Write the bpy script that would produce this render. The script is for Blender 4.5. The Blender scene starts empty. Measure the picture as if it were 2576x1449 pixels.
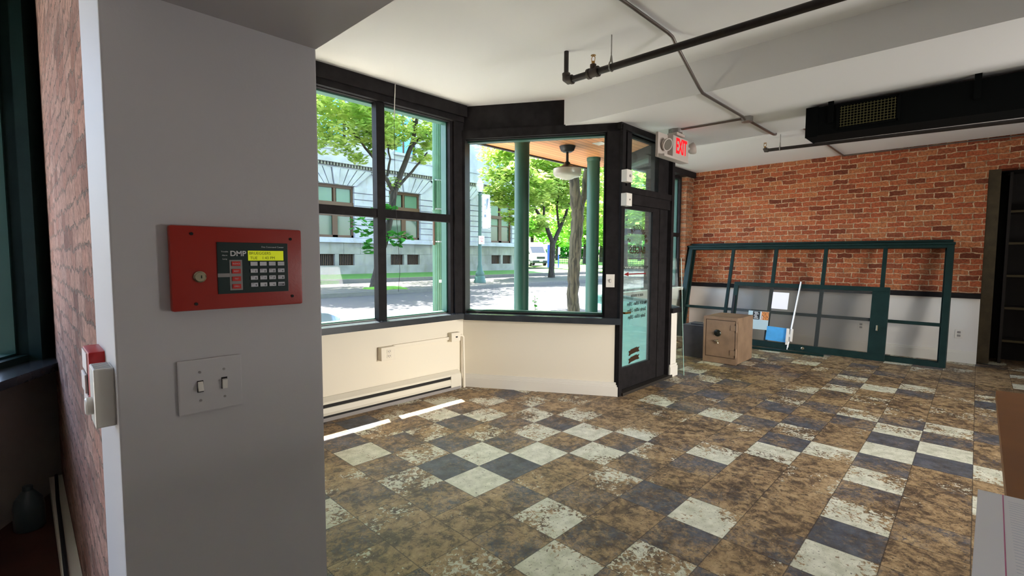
import bpy, bmesh, math, random
from mathutils import Vector, Matrix
C = bpy.context.scene.collection
SC = bpy.context.scene
rnd = random.Random(7)
PI = math.pi

# ---------------------------------------------------------------- camera, sky, sun, fill lights, exposure
FPX, YAW, PIT, ROL, EYE = 1203.8, math.radians(44.166), math.radians(-3.715), math.radians(0.221), 1.4368
cy, sy, cp, sp = math.cos(YAW), math.sin(YAW), math.cos(PIT), math.sin(PIT)
f_ = Vector((cy*cp, sy*cp, sp)); r_ = Vector((sy, -cy, 0)); u_ = r_.cross(f_)
cr, sr = math.cos(ROL), math.sin(ROL)
rr = cr*r_ + sr*u_; uu = -sr*r_ + cr*u_
cam = bpy.data.cameras.new('camera'); camo = bpy.data.objects.new('camera', cam); C.objects.link(camo)
camo.matrix_world = Matrix(((rr.x, uu.x, -f_.x, 0), (rr.y, uu.y, -f_.y, 0), (rr.z, uu.z, -f_.z, EYE), (0, 0, 0, 1)))
cam.sensor_fit = 'HORIZONTAL'; cam.sensor_width = 36; cam.lens = FPX/2576*36; cam.clip_start = 0.02; cam.clip_end = 500
SC.camera = camo
SC.view_settings.view_transform = 'Standard'; SC.view_settings.look = 'None'; SC.view_settings.gamma = 1
SC.view_settings.use_curve_mapping = False
SC.view_settings.exposure = 1.9

W = bpy.data.worlds.new('world'); SC.world = W; W.use_nodes = True
wn = W.node_tree.nodes; wl = W.node_tree.links
sky = wn.new('ShaderNodeTexSky'); sky.sky_type = 'NISHITA'; sky.sun_disc = False
sky.sun_elevation = math.radians(71); sky.sun_rotation = math.radians(18); sky.air_density = 1.0; sky.dust_density = 2.5
wl.new(sky.outputs[0], wn['Background'].inputs[0]); wn['Background'].inputs[1].default_value = 0.42

SUNDIR = Vector((0.10, 0.3125, 1)).normalized()
sl = bpy.data.lights.new('sun', 'SUN'); sl.energy = 16; sl.angle = math.radians(0.53); sl.color = (1, .965, .91)
so = bpy.data.objects.new('sun', sl); C.objects.link(so); so.rotation_euler = SUNDIR.to_track_quat('Z', 'Y').to_euler(); so.location = (10, 20, 40)

def area(name, loc, aim, sx, sy_, power, col, spread=180):
    l = bpy.data.lights.new(name, 'AREA'); l.shape = 'RECTANGLE'; l.size = sx; l.size_y = sy_; l.energy = power; l.color = col
    l.spread = math.radians(spread)
    o = bpy.data.objects.new(name, l); C.objects.link(o); o.location = loc
    o.rotation_euler = (Vector(loc) - Vector(aim)).to_track_quat('Z', 'Y').to_euler(); return o
# fill lights added in the unseen rear half of the shop, no real fixtures
area('rear_fill', (3.9, -3.7, 1.5), (3.3, 3.9, .35), 1.6, 1.2, 8.5, (1, .94, .86), 50)
area('side_fill', (3.2, -3.6, 1.3), (8.3, 3.8, .5), 2.0, 1.2, 11, (1, .95, .88), 52)
area('rear_fill_up', (5.3, -3.8, .9), (4.9, -.4, 3.0), 1.2, .6, 22, (1, .96, .92), 130)

# ---------------------------------------------------------------- materials
def srgb(c): return tuple(((v/255)/12.92 if v/255 <= .04045 else ((v/255+.055)/1.055)**2.4) for v in c)
class N:
    def __init__(s, name):
        s.m = bpy.data.materials.new(name); s.m.use_nodes = True; s.t = s.m.node_tree; s.n = s.t.nodes; s.b = s.n['Principled BSDF']; s.out = s.n['Material Output']
    def l(s, a, b): s.t.links.new(a, b)
    def new(s, t, **k):
        o = s.n.new(t)
        for a, v in k.items(): setattr(o, a, v)
        return o
    def val(s, sock, v):
        if hasattr(v, 'is_output'): s.l(v, sock)
        else: sock.default_value = v
    def math(s, op, a, b=0.0, c=0.0):
        o = s.new('ShaderNodeMath', operation=op)
        s.val(o.inputs[0], a); s.val(o.inputs[1], b); s.val(o.inputs[2], c); return o.outputs[0]
    def pos(s): return s.new('ShaderNodeNewGeometry').outputs['Position']
    def sep(s, v): o = s.new('ShaderNodeSeparateXYZ'); s.l(v, o.inputs[0]); return o.outputs
    def comb(s, x, y, z=0.0):
        o = s.new('ShaderNodeCombineXYZ'); s.val(o.inputs[0], x); s.val(o.inputs[1], y); s.val(o.inputs[2], z); return o.outputs[0]
    def noise(s, vec, scale, detail=4, rough=.55, dist=0.0, out=0):
        o = s.new('ShaderNodeTexNoise'); s.l(vec, o.inputs['Vector']); o.inputs['Scale'].default_value = scale
        o.inputs['Detail'].default_value = detail; o.inputs['Roughness'].default_value = rough; o.inputs['Distortion'].default_value = dist; return o.outputs[out]
    def ramp(s, fac, stops):
        o = s.new('ShaderNodeValToRGB'); s.l(fac, o.inputs[0]); e = o.color_ramp.elements
        while len(e) < len(stops): e.new(.5)
        for el, (p, c) in zip(e, stops): el.position = p; el.color = (*c, 1) if len(c) == 3 else c
        return o.outputs[0]
    def mix(s, fac, a, b, mode='MIX'):
        o = s.new('ShaderNodeMix', data_type='RGBA', blend_type=mode); s.val(o.inputs[0], fac)
        for i, v in ((6, a), (7, b)):
            if hasattr(v, 'is_output'): s.l(v, o.inputs[i])
            else: o.inputs[i].default_value = (*v, 1)
        return o.outputs[2]
    def bump(s, h, strength=.3, dist=.01):
        o = s.new('ShaderNodeBump'); s.l(h, o.inputs['Height']); o.inputs['Strength'].default_value = strength; o.inputs['Distance'].default_value = dist
        s.l(o.outputs[0], s.b.inputs['Normal'])
def mat(name, col, rough=.5, metal=0.0, noise=0.0, nscale=8, bump=0.0, bscale=60, spec=.5):
    k = N(name); c = srgb(col); b = k.b
    b.inputs['Base Color'].default_value = (*c, 1); b.inputs['Roughness'].default_value = rough; b.inputs['Metallic'].default_value = metal
    b.inputs['Specular IOR Level'].default_value = spec
    if noise:
        n = k.noise(k.pos(), nscale, 6)
        k.l(k.ramp(n, [(.3, tuple(v*(1-noise) for v in c)), (.7, tuple(min(1, v*(1+noise)) for v in c))]), b.inputs['Base Color'])
    if bump: k.bump(k.noise(k.pos(), bscale, 3), bump, .004)
    return k.m
def emit(name, col, s):
    k = N(name); k.b.inputs['Base Color'].default_value = (*srgb(col), 1); k.b.inputs['Emission Color'].default_value = (*srgb(col), 1); k.b.inputs['Emission Strength'].default_value = s; return k.m
def glass(name, tint, refl=.08, haze=0.0):
    k = N(name); k.n.remove(k.b)
    tr = k.new('ShaderNodeBsdfTransparent'); tr.inputs[0].default_value = (*tint, 1)
    gl = k.new('ShaderNodeBsdfGlossy'); gl.inputs['Roughness'].default_value = .02
    fr = k.new('ShaderNodeFresnel'); fr.inputs[0].default_value = 1.3
    mx = k.new('ShaderNodeMixShader'); k.l(k.math('MULTIPLY', fr.outputs[0], refl*10), mx.inputs[0]); k.l(tr.outputs[0], mx.inputs[1]); k.l(gl.outputs[0], mx.inputs[2])
    o = mx.outputs[0]
    if haze:
        df = k.new('ShaderNodeBsdfDiffuse'); df.inputs[0].default_value = (.8, .85, .85, 1); m2 = k.new('ShaderNodeMixShader'); m2.inputs[0].default_value = haze
        k.l(o, m2.inputs[1]); k.l(df.outputs[0], m2.inputs[2]); o = m2.outputs[0]
    k.l(o, k.out.inputs[0]); return k.m
def leafmat(name, c1, c2, trans=.5):
    k = N(name); k.n.remove(k.b)
    nz = k.noise(k.pos(), 1.1, 3); col = k.ramp(nz, [(.35, srgb(c1)), (.65, srgb(c2))])
    d = k.new('ShaderNodeBsdfDiffuse'); t = k.new('ShaderNodeBsdfTranslucent'); k.l(col, d.inputs[0]); k.l(col, t.inputs[0])
    mx = k.new('ShaderNodeMixShader'); mx.inputs[0].default_value = trans; k.l(d.outputs[0], mx.inputs[1]); k.l(t.outputs[0], mx.inputs[2]); k.l(mx.outputs[0], k.out.inputs[0]); return k.m

def brickmat(name, plane, cols, mortar, bw=.205, bh=.062, ms=.009, bumps=.6, rough_noise=.012, blotch=None):
    k = N(name); P = k.sep(k.pos())
    a, b = (P[1], P[2]) if plane == 'X' else (P[0], P[2])
    v = k.comb(a, b)
    nz = k.noise(k.pos(), 9, 4, .6, out=1)
    o = k.new('ShaderNodeVectorMath', operation='MULTIPLY_ADD'); k.l(nz, o.inputs[0]); o.inputs[1].default_value = (rough_noise*2, rough_noise*2, 0); k.l(v, o.inputs[2])
    bt = k.new('ShaderNodeTexBrick'); k.l(o.outputs[0], bt.inputs['Vector']); bt.offset = .5
    bt.inputs['Color1'].default_value = (0, 0, 0, 1); bt.inputs['Color2'].default_value = (1, 1, 1, 1); bt.inputs['Mortar'].default_value = (.5, .5, .5, 1)
    bt.inputs['Scale'].default_value = 1; bt.inputs['Mortar Size'].default_value = ms; bt.inputs['Mortar Smooth'].default_value = .25
    bt.inputs['Brick Width'].default_value = bw; bt.inputs['Row Height'].default_value = bh+.01; bt.inputs['Bias'].default_value = 0
    col = k.ramp(bt.outputs[0], [(i/(len(cols)-1), srgb(c)) for i, c in enumerate(cols)])
    n2 = k.noise(k.pos(), 3.2, 5); col = k.mix(k.ramp(n2, [(.45, (0, 0, 0)), (.75, (.55, .55, .55))]), col, srgb(blotch or cols[len(cols)//2]))
    n3 = k.noise(k.pos(), 38, 4, .7); col = k.mix(k.ramp(n3, [(.35, (.55, .55, .55)), (.6, (0, 0, 0))]), col, tuple(v*.35 for v in srgb(cols[0])))
    mcol = k.ramp(k.noise(k.pos(), 22, 4), [(.35, tuple(v*.45 for v in srgb(mortar))), (.6, srgb(mortar))])
    col = k.mix(bt.outputs[1], col, mcol)
    k.l(col, k.b.inputs['Base Color']); k.b.inputs['Roughness'].default_value = .92; k.b.inputs['Specular IOR Level'].default_value = .2
    h = k.math('MULTIPLY_ADD', n3, .45, k.math('MULTIPLY', bt.outputs[1], -1.0)); k.bump(h, bumps, .012)
    return k.m

def tilemat():
    k = N('worn_checker_tile'); P = k.pos(); x, y, _ = k.sep(P); S = .3048
    gx = k.math('DIVIDE', k.math('SUBTRACT', x, 1.8416), S); gy = k.math('DIVIDE', k.math('SUBTRACT', y, 2.3939), S)
    ix = k.math('FLOOR', gx); iy = k.math('FLOOR', gy); par = k.math('PINGPONG', k.math('ADD', ix, iy), 1.0)
    wn_ = k.new('ShaderNodeTexWhiteNoise', noise_dimensions='2D'); k.l(k.comb(ix, iy), wn_.inputs['Vector']); rv = wn_.outputs['Value']
    rs = k.sep(wn_.outputs['Color'])
    # a shift per tile so that the wear breaks at the joints
    off = k.new('ShaderNodeVectorMath', operation='MULTIPLY_ADD'); k.l(wn_.outputs['Color'], off.inputs[0]); off.inputs[1].default_value = (.25, .25, .0); k.l(P, off.inputs[2])
    fine = k.noise(off.outputs[0], 38, 10, .72, .7); mid = k.noise(P, 3.4, 4, .55); big = k.noise(P, .75, 3, .5)
    fx = k.math('ABSOLUTE', k.math('SUBTRACT', k.math('FRACT', gx), .5)); fy = k.math('ABSOLUTE', k.math('SUBTRACT', k.math('FRACT', gy), .5))
    edge = k.math('MAXIMUM', fx, fy)
    # paint keeps where the score is high
    near = k.new('ShaderNodeMapRange', interpolation_type='SMOOTHSTEP'); k.l(x, near.inputs[0]); near.inputs[1].default_value = 6.5; near.inputs[2].default_value = 1.5; near.inputs[3].default_value = -.03; near.inputs[4].default_value = .03
    sc = k.math('ADD', k.math('MULTIPLY', fine, 1.0), k.math('MULTIPLY', k.math('SUBTRACT', mid, .5), .75))
    sc = k.math('ADD', sc, k.math('MULTIPLY', k.math('SUBTRACT', rv, .5), .34)); sc = k.math('ADD', sc, k.math('MULTIPLY', k.math('SUBTRACT', big, .5), .55))
    sc = k.math('ADD', sc, near.outputs[0])
    for a_, b_, v_ in ((0, -1, .32), (2, -1, .24), (1, 0, .06), (-1, 0, .12), (0, 1, .10), (1, -2, -.04), (3, -2, .08), (2, -3, .18), (4, -3, .08), (3, -4, .05), (2, -5, .30), (1, -4, .0), (0, -3, .13), (0, -5, .10), (-1, -4, .10),
                       (4, -5, -.10), (3, -6, -.12), (5, -6, -.1), (-1, -2, -.05), (-2, -1, -.02), (-2, -3, -.05), (10, -7, .34), (9, -8, .34), (8, -7, .26), (9, -6, .1), (7, -8, -.1), (6, -7, .0), (1, -1, .22), (0, -2, .16), (0, 0, .16), (2, 0, .2), (-1, -1, .05), (9, -7, .3), (8, -8, .32), (10, -8, .26), (1, -5, -.05), (4, -4, -.1), (3, -5, -.05)):
        sc = k.math('MULTIPLY_ADD', k.math('MULTIPLY', k.math('COMPARE', ix, a_, .1), k.math('COMPARE', iy, b_, .1)), v_*.75, sc)
    keepw = k.ramp(sc, [(.575, (0, 0, 0)), (.59, (1, 1, 1))]); keepb = k.ramp(sc, [(.44, (0, 0, 0)), (.68, (.92, .92, .92))])
    white = k.ramp(k.noise(P, 14, 5), [(.3, srgb((190, 190, 168))), (.7, srgb((232, 230, 212)))])
    blue = k.ramp(k.noise(off.outputs[0], 11, 6, .65), [(.3, srgb((52, 55, 60))), (.55, srgb((84, 90, 102))), (.75, srgb((110, 114, 124)))])
    # old adhesive under the tile
    an = k.noise(off.outputs[0], 13, 8, .7, .4); am = k.noise(P, 2.6, 4)
    glue = k.ramp(k.math('ADD', k.math('MULTIPLY', an, .65), k.math('MULTIPLY', am, .35)),
                  [(.33, srgb((58, 48, 40))), (.45, srgb((106, 87, 67))), (.52, srgb((160, 133, 98))), (.66, srgb((194, 167, 128)))])
    dk = k.noise(off.outputs[0], 30, 6, .75, .8); glue = k.mix(k.ramp(dk, [(.36, (.9, .9, .9)), (.46, (0, 0, 0))]), glue, srgb((58, 50, 46)))
    tilec = k.mix(par, blue, white); keep = k.mix(par, keepb, keepw)
    col = k.mix(keep, glue, tilec)
    sp_ = k.noise(off.outputs[0], 75, 6, .7, .4); col = k.mix(k.ramp(sp_, [(.36, (.75, .75, .75)), (.41, (0, 0, 0))]), col, srgb((70, 58, 48))); lt = k.noise(P, 60, 5, .7); col = k.mix(k.math('MULTIPLY', k.ramp(lt, [(.60, (0, 0, 0)), (.66, (.6, .6, .6))]), k.math('SUBTRACT', 1.0, keep)), col, srgb((196, 178, 148)))
    joint = k.ramp(edge, [(.488, (0, 0, 0)), (.497, (.75, .75, .75))]); col = k.mix(joint, col, srgb((52, 44, 38)))
    cr_ = k.noise(P, 5.0, 10, .8, 1.5); col = k.mix(k.ramp(cr_, [(.335, (.8, .8, .8)), (.36, (0, 0, 0))]), col, srgb((44, 34, 28)))
    k.l(col, k.b.inputs['Base Color']); k.b.inputs['Roughness'].default_value = .55; k.b.inputs['Specular IOR Level'].default_value = .35
    k.bump(k.math('ADD', keep, k.math('MULTIPLY', an, .5)), .25, .003)
    return k.m

def plankmat(name, axis, w, c1, c2, groove):
    k = N(name); P = k.sep(k.pos()); a = P[1] if axis == 'Y' else P[0]; o = P[0] if axis == 'Y' else P[1]
    q = k.math('DIVIDE', a, w); i = k.math('FLOOR', q); e = k.math('ABSOLUTE', k.math('SUBTRACT', k.math('FRACT', q), .5))
    wnn = k.new('ShaderNodeTexWhiteNoise', noise_dimensions='1D'); k.l(i, wnn.inputs['W'])
    g = k.noise(k.comb(k.math('MULTIPLY', o, .6), k.math('MULTIPLY', a, 14), i), 3, 5)
    col = k.mix(k.math('ADD', k.math('MULTIPLY', wnn.outputs[0], .5), k.math('MULTIPLY', g, .5)), srgb(c1), srgb(c2))
    col = k.mix(k.ramp(e, [(.42, (0, 0, 0)), (.47, (.9, .9, .9))]), col, srgb(groove)); k.l(col, k.b.inputs['Base Color']); k.b.inputs['Roughness'].default_value = .5
    return k.m

def stonemat(name, col, col2, bs=None):
    k = N(name); n = k.noise(k.pos(), .8, 6); c = k.ramp(n, [(.35, srgb(col2)), (.6, srgb(col))])
    n2 = k.noise(k.comb(k.math('MULTIPLY', k.sep(k.pos())[0], 2.5), k.math('MULTIPLY', k.sep(k.pos())[2], .5)), 1.2, 5)
    c = k.mix(k.ramp(n2, [(.55, (0, 0, 0)), (.75, (.4, .4, .4))]), c, srgb((150, 142, 122)) if bs is None else srgb(bs))
    k.l(c, k.b.inputs['Base Color']); k.b.inputs['Roughness'].default_value = .9; k.b.inputs['Specular IOR Level'].default_value = .2; return k.m
def barkmat(name, c1, c2):
    k = N(name); x, y, z = k.sep(k.pos()); v = k.comb(k.math('MULTIPLY', x, 1), k.math('MULTIPLY', y, 1), k.math('MULTIPLY', z, .16))
    n = k.noise(v, 16, 6, .6, .6); k.l(k.ramp(n, [(.38, srgb(c1)), (.58, srgb(c2))]), k.b.inputs['Base Color']); k.b.inputs['Roughness'].default_value = .95; k.bump(n, .9, .04); return k.m

M = {
 'paint': mat('white_wall_paint', (226, 222, 216), .6, bump=.05, bscale=90), 'cream': mat('cream_wall_paint', (232, 224, 206), .55, bump=.04, bscale=50),
 'grey_paint': mat('pale_grey_wall_paint', (196, 193, 195), .6, bump=.06, bscale=120), 'ceil': mat('ceiling_paint', (226, 226, 226), .8),
 'black': mat('black_trim_paint', (36, 34, 35), .5, spec=.06, noise=.25, nscale=12, bump=.08, bscale=30), 'black_gloss': mat('black_sill_paint', (50, 54, 58), .25, noise=.2),
 'teal': mat('teal_exterior_paint', (42, 84, 72), .45, noise=.12, nscale=3), 'teal_pale': mat('pale_teal_panel_paint', (96, 150, 138), .5, noise=.1),
 'green_dark': mat('dark_green_window_paint', (22, 44, 42), .4, noise=.2, spec=.2), 'trim_white': mat('white_trim_paint', (228, 224, 214), .35),
 'white_pl': mat('white_plastic', (226, 222, 214), .35), 'hole': mat('dark_slot', (18, 16, 15), .7), 'heater': mat('heater_enamel', (226, 220, 204), .35),
 'pipe': mat('black_iron_pipe', (38, 33, 31), .38, .3, noise=.35, nscale=20), 'galv': mat('galvanized_steel', (150, 148, 145), .35, .8, noise=.2, nscale=30), 'emt': mat('conduit_steel', (120, 112, 108), .3, .75),
 'brass': mat('brass', (170, 130, 70), .3, .9), 'iron': mat('fitting_iron', (66, 58, 52), .5, .4), 'duct': mat('black_duct_paint', (13, 15, 15), .75, spec=.04), 'grille': mat('olive_grille_wire', (92, 88, 50), .5, .3),
 'red': mat('red_enamel', (160, 34, 20), .38, bump=.06, bscale=150), 'red_pl': mat('red_plastic', (190, 30, 34), .35), 'face': mat('dark_green_faceplate', (12, 40, 38), .35), 'key': mat('pale_key', (205, 205, 212), .5),
 'keyred': mat('red_key', (205, 40, 32), .45), 'greypl': mat('grey_plastic', (150, 145, 142), .5), 'lcd': emit('lcd_backlight', (196, 205, 22), .13), 'lcdtxt': mat('lcd_dark', (88, 96, 10), .5),
 'nickel': mat('nickel', (176, 165, 140), .25, .9), 'ink': mat('black_ink', (25, 25, 25), .6), 'inkw': mat('white_ink', (215, 215, 215), .6), 'gold': mat('bronze_lettering', (58, 42, 30), .6, spec=.1), 'redink': mat('red_lettering', (120, 16, 22), .5),
 'tile': tilemat(), 'brick': brickmat('red_brick', 'X', [(110, 58, 42), (168, 88, 58), (186, 102, 66), (192, 122, 80), (146, 78, 54)], (206, 172, 138), bh=.067, ms=.007, bumps=.9, rough_noise=.026, blotch=(176, 104, 70)),
 'brick_y': brickmat('pier_brick', 'Y', [(110, 66, 44), (168, 108, 76), (180, 128, 92), (150, 92, 66)], (150, 130, 108)),
 'brick_old': brickmat('old_pink_brick', 'X', [(136, 98, 84), (182, 134, 116), (196, 154, 136), (172, 130, 114)], (150, 126, 112), bumps=1.0, rough_noise=.05, ms=.006, blotch=(190, 160, 146)),
 'quarry': mat('quarry_floor', (74, 44, 34), .6, noise=.3, nscale=6),
 'safe': mat('brown_safe_paint', (134, 110, 88), .45, noise=.18, nscale=7, bump=.1, bscale=40), 'safe_dark': mat('safe_shadow_gap', (60, 46, 36), .6), 'dial': mat('dial_black', (34, 36, 30), .3, .4),
 'charcoal': mat('charcoal_box_paint', (74, 74, 80), .55, noise=.15), 'vest_glass': glass('dimming_tint_glass', (.76, .78, .81), .03), 'fr_glass': glass('window_glass', (.97, .985, .975), .03), 'door_glass': glass('door_glass', (.88, .95, .935), .03, .035),  # vest_glass: tint added to dim the daylight through the left window
 'screen': glass('tinted_pane', (.74, .72, .70), .04, .03), 'clear': glass('loose_glass', (.93, .97, .95), .015), 'clear_edge': mat('glass_edge', (150, 190, 178), .2),
 'alu': mat('aluminium', (200, 205, 210), .3, .85), 'paper': mat('white_paper', (246, 244, 250), .7), 'bluecard': mat('blue_card', (70, 160, 222), .5, noise=.15, nscale=9), 'photo_o': mat('orange_print', (190, 120, 60), .5, noise=.7, nscale=40),
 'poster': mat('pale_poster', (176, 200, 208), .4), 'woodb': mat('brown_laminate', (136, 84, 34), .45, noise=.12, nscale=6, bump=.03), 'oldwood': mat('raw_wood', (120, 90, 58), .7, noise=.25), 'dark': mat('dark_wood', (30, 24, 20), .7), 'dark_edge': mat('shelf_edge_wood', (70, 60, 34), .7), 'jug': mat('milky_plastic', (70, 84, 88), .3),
 'cedar': plankmat('cedar_soffit', 'Y', .085, (206, 132, 82), (236, 172, 116), (120, 66, 38)), 'fixture': mat('fixture_bronze', (50, 52, 52), .4, .5), 'opal': mat('opal_glass', (176, 170, 158), .25),
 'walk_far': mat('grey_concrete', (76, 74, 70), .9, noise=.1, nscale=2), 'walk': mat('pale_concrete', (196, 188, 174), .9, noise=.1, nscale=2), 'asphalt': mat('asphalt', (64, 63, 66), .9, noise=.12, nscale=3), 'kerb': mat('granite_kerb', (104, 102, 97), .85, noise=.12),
 'grass': mat('grass', (56, 104, 38), .95, noise=.3, nscale=5), 'grass_sun': mat('sunlit_tone_grass', (84, 130, 34), .95, noise=.2, nscale=3),  # grass_sun: sunlight on the lawn put into a brighter green
 'stone': stonemat('grey_granite', (172, 174, 194), (154, 156, 174), (136, 132, 124)), 'stone_b': stonemat('base_granite', (146, 144, 146), (124, 122, 124), (116, 108, 92)), 'winframe': mat('brown_window_frame', (84, 58, 44), .5), 'bldgglass': mat('dark_window_glass', (62, 84, 76), .08, spec=.8), 'blind': mat('green_blind_glass', (92, 124, 110), .2), 'skyglass': mat('painted_sky_glass', (90, 160, 220), .1),  # skyglass: the sky's reflection is put into the base colour
 'bark': barkmat('grey_bark', (46, 40, 30), (92, 82, 64)), 'bark_d': barkmat('dark_bark', (34, 30, 26), (66, 58, 50)),
 'leaf': leafmat('locust_leaf', (136, 174, 76), (214, 226, 140), .6), 'leaf_far': leafmat('park_leaf', (110, 160, 60), (190, 224, 110), .6), 'leaf_d': leafmat('broad_leaf', (40, 100, 40), (80, 150, 64), .35),
 'polegreen': mat('green_cast_iron', (72, 110, 88), .45, noise=.1), 'postgreen': mat('lamp_post_green', (52, 84, 74), .45), 'van': mat('white_van_paint', (238, 236, 232), .25), 'tyre': mat('tyre_rubber', (28, 28, 28), .8), 'hub': mat('hub_beige', (180, 150, 130), .5), 'carpaint': mat('silver_blue_car_paint', (120, 140, 160), .2, .5), 'carglass': mat('car_glass', (24, 32, 38), .05, spec=.8), 'blackpl': mat('black_plastic', (26, 27, 29), .5), 'lamp_clear': mat('headlamp_lens', (210, 214, 216), .1), 'bluepole': mat('blue_pole_paint', (40, 70, 190), .4), 'banner': mat('white_banner', (226, 234, 240), .7), 'bannerink': mat('banner_grey_ink', (110, 120, 132), .7), 'redsign': mat('red_sign_ink', (190, 40, 40), .6), 'fence': mat('black_fence_iron', (24, 26, 24), .6),
 'exit_red': emit('exit_red', (255, 6, 26), .24), 'exit_body': mat('exit_housing', (190, 180, 172), .5), 'cord': mat('grey_cord', (120, 118, 112), .6), 'lens': mat('lamp_lens', (120, 115, 106), .15),
 'cable': mat('black_cable', (20, 20, 20), .6), 'tape': mat('pull_white', (235, 225, 222), .4)}

# ---------------------------------------------------------------- mesh helpers
class B:
    def __init__(s, T=None): s.bm = bmesh.new(); s.T = T or Matrix.Identity(4)
    def _add(s, pts, faces):
        v = [s.bm.verts.new(s.T @ Vector(p)) for p in pts]
        for f in faces:
            try: s.bm.faces.new([v[i] for i in f])
            except ValueError: pass
        return s
    def box(s, x0, y0, z0, x1, y1, z1, bev=0.0, R=None):
        x0, x1 = sorted((x0, x1)); y0, y1 = sorted((y0, y1)); z0, z1 = sorted((z0, z1))
        pts = [(x, y, z) for x in (x0, x1) for y in (y0, y1) for z in (z0, z1)]
        fs = [(0, 1, 3, 2), (4, 6, 7, 5), (0, 4, 5, 1), (2, 3, 7, 6), (0, 2, 6, 4), (1, 5, 7, 3)]
        if not bev: return s._add(pts if R is None else [R @ Vector(p) for p in pts], fs)
        t = bmesh.new(); v = [t.verts.new(p) for p in pts]
        for f in fs: t.faces.new([v[i] for i in f])
        bmesh.ops.bevel(t, geom=t.edges[:], offset=bev, segments=2, profile=.6, affect='EDGES')
        t.verts.index_update(); pts = [w.co.copy() for w in t.verts]; fs = [[w.index for w in f.verts] for f in t.faces]; t.free()
        return s._add(pts if R is None else [R @ Vector(p) for p in pts], fs)
    def tube(s, pts, r, seg=10, cap=True):
        pts = [Vector(p) for p in pts]; rs = r if isinstance(r, (list, tuple)) else [r]*len(pts); P = []; prev = None
        for i, p in enumerate(pts):
            d = (pts[min(i+1, len(pts)-1)] - pts[max(i-1, 0)]).normalized()
            if prev is None: a = d.orthogonal().normalized()
            else: a = (prev - d*prev.dot(d)).normalized()
            prev = a; b = d.cross(a)
            for j in range(seg): t = 2*PI*j/seg; P.append(p + (a*math.cos(t)+b*math.sin(t))*rs[i])
        F = [(i*seg+j, i*seg+(j+1) % seg, (i+1)*seg+(j+1) % seg, (i+1)*seg+j) for i in range(len(pts)-1) for j in range(seg)]
        if cap: F += [tuple(range(seg))[::-1], tuple((len(pts)-1)*seg+j for j in range(seg))]
        return s._add(P, F)
    def cyl(s, a, b, r, r2=None, seg=16): return s.tube([a, b], [r, r if r2 is None else r2], seg)
    def lathe(s, c, prof, seg=24, axis=None, wob=None):
        c = Vector(c); Q = (Vector(axis).to_track_quat('Z', 'Y').to_matrix() if axis is not None else Matrix.Identity(3))
        P = []
        for r, h in prof:
            for j in range(seg):
                t = 2*PI*j/seg; q = r*(wob(t) if wob else 1); P.append(c + Q @ Vector((q*math.cos(t), q*math.sin(t), h)))
        n = len(prof); F = [(i*seg+j, i*seg+(j+1) % seg, (i+1)*seg+(j+1) % seg, (i+1)*seg+j) for i in range(n-1) for j in range(seg)]
        F += [tuple(range(seg))[::-1], tuple((n-1)*seg+j for j in range(seg))]
        return s._add(P, F)
    def prism(s, poly, h0, h1, ax='z'):
        f = {'z': lambda p, h: (p[0], p[1], h), 'y': lambda p, h: (p[0], h, p[1]), 'x': lambda p, h: (h, p[0], p[1])}[ax]
        n = len(poly); P = [f(p, h0) for p in poly] + [f(p, h1) for p in poly]
        return s._add(P, [tuple(range(n))[::-1], tuple(range(n, 2*n))] + [(i, (i+1) % n, n+(i+1) % n, n+i) for i in range(n)])
    def slab(s, a, b, t, up=(0, 0, 1)):  # a thin board spanned by vectors from corner a
        return s
def obj(name, b, m, parent=None, smooth=False, kind=None):
    bm = b.bm; bmesh.ops.recalc_face_normals(bm, faces=bm.faces[:])
    if parent is not None:
        off = Vector(parent['_o']); bmesh.ops.translate(bm, verts=bm.verts[:], vec=-off)
    me = bpy.data.meshes.new(name); 
    if parent is None:
        lo = Vector((min(v.co.x for v in bm.verts), min(v.co.y for v in bm.verts), min(v.co.z for v in bm.verts))); hi = Vector((max(v.co.x for v in bm.verts), max(v.co.y for v in bm.verts), 0))
        base = Vector(((lo.x+hi.x)/2, (lo.y+hi.y)/2, lo.z)); bmesh.ops.translate(bm, verts=bm.verts[:], vec=-base)
    bm.to_mesh(me); bm.free(); me.materials.append(M[m] if isinstance(m, str) else m)
    o = bpy.data.objects.new(name, me); C.objects.link(o)
    if smooth:
        me.polygons.foreach_set('use_smooth', [True]*len(me.polygons))
        try: me.set_sharp_from_angle(angle=math.radians(40))
        except Exception: pass
    if parent is not None:
        o.parent = parent; o['_o'] = parent['_o']
    else: o.location = base; o['_o'] = tuple(base)
    if kind: o['kind'] = kind
    return o
def tag(o, label, cat, group=None):
    o['label'] = label; o['category'] = cat
    if group: o['group'] = group
    return o
def thing(name, label, cat, loc, group=None, kind=None):
    o = bpy.data.objects.new(name, None); o.empty_display_size = .1; C.objects.link(o); o.location = loc; o['_o'] = tuple(loc)
    if label: o['label'] = label; o['category'] = cat
    if group: o['group'] = group
    if kind: o['kind'] = kind
    return o
def struct(name, b, m, smooth=False, label=None, cat=None):
    o = obj(name, b, m, None, smooth, 'structure')
    if label: tag(o, label, cat)
    return o
def frame(o, az):
    a = math.radians(az); return Matrix(((math.cos(a), -math.sin(a), 0, o[0]), (math.sin(a), math.cos(a), 0, o[1]), (0, 0, 1, o[2] if len(o) > 2 else 0), (0, 0, 0, 1)))
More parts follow.
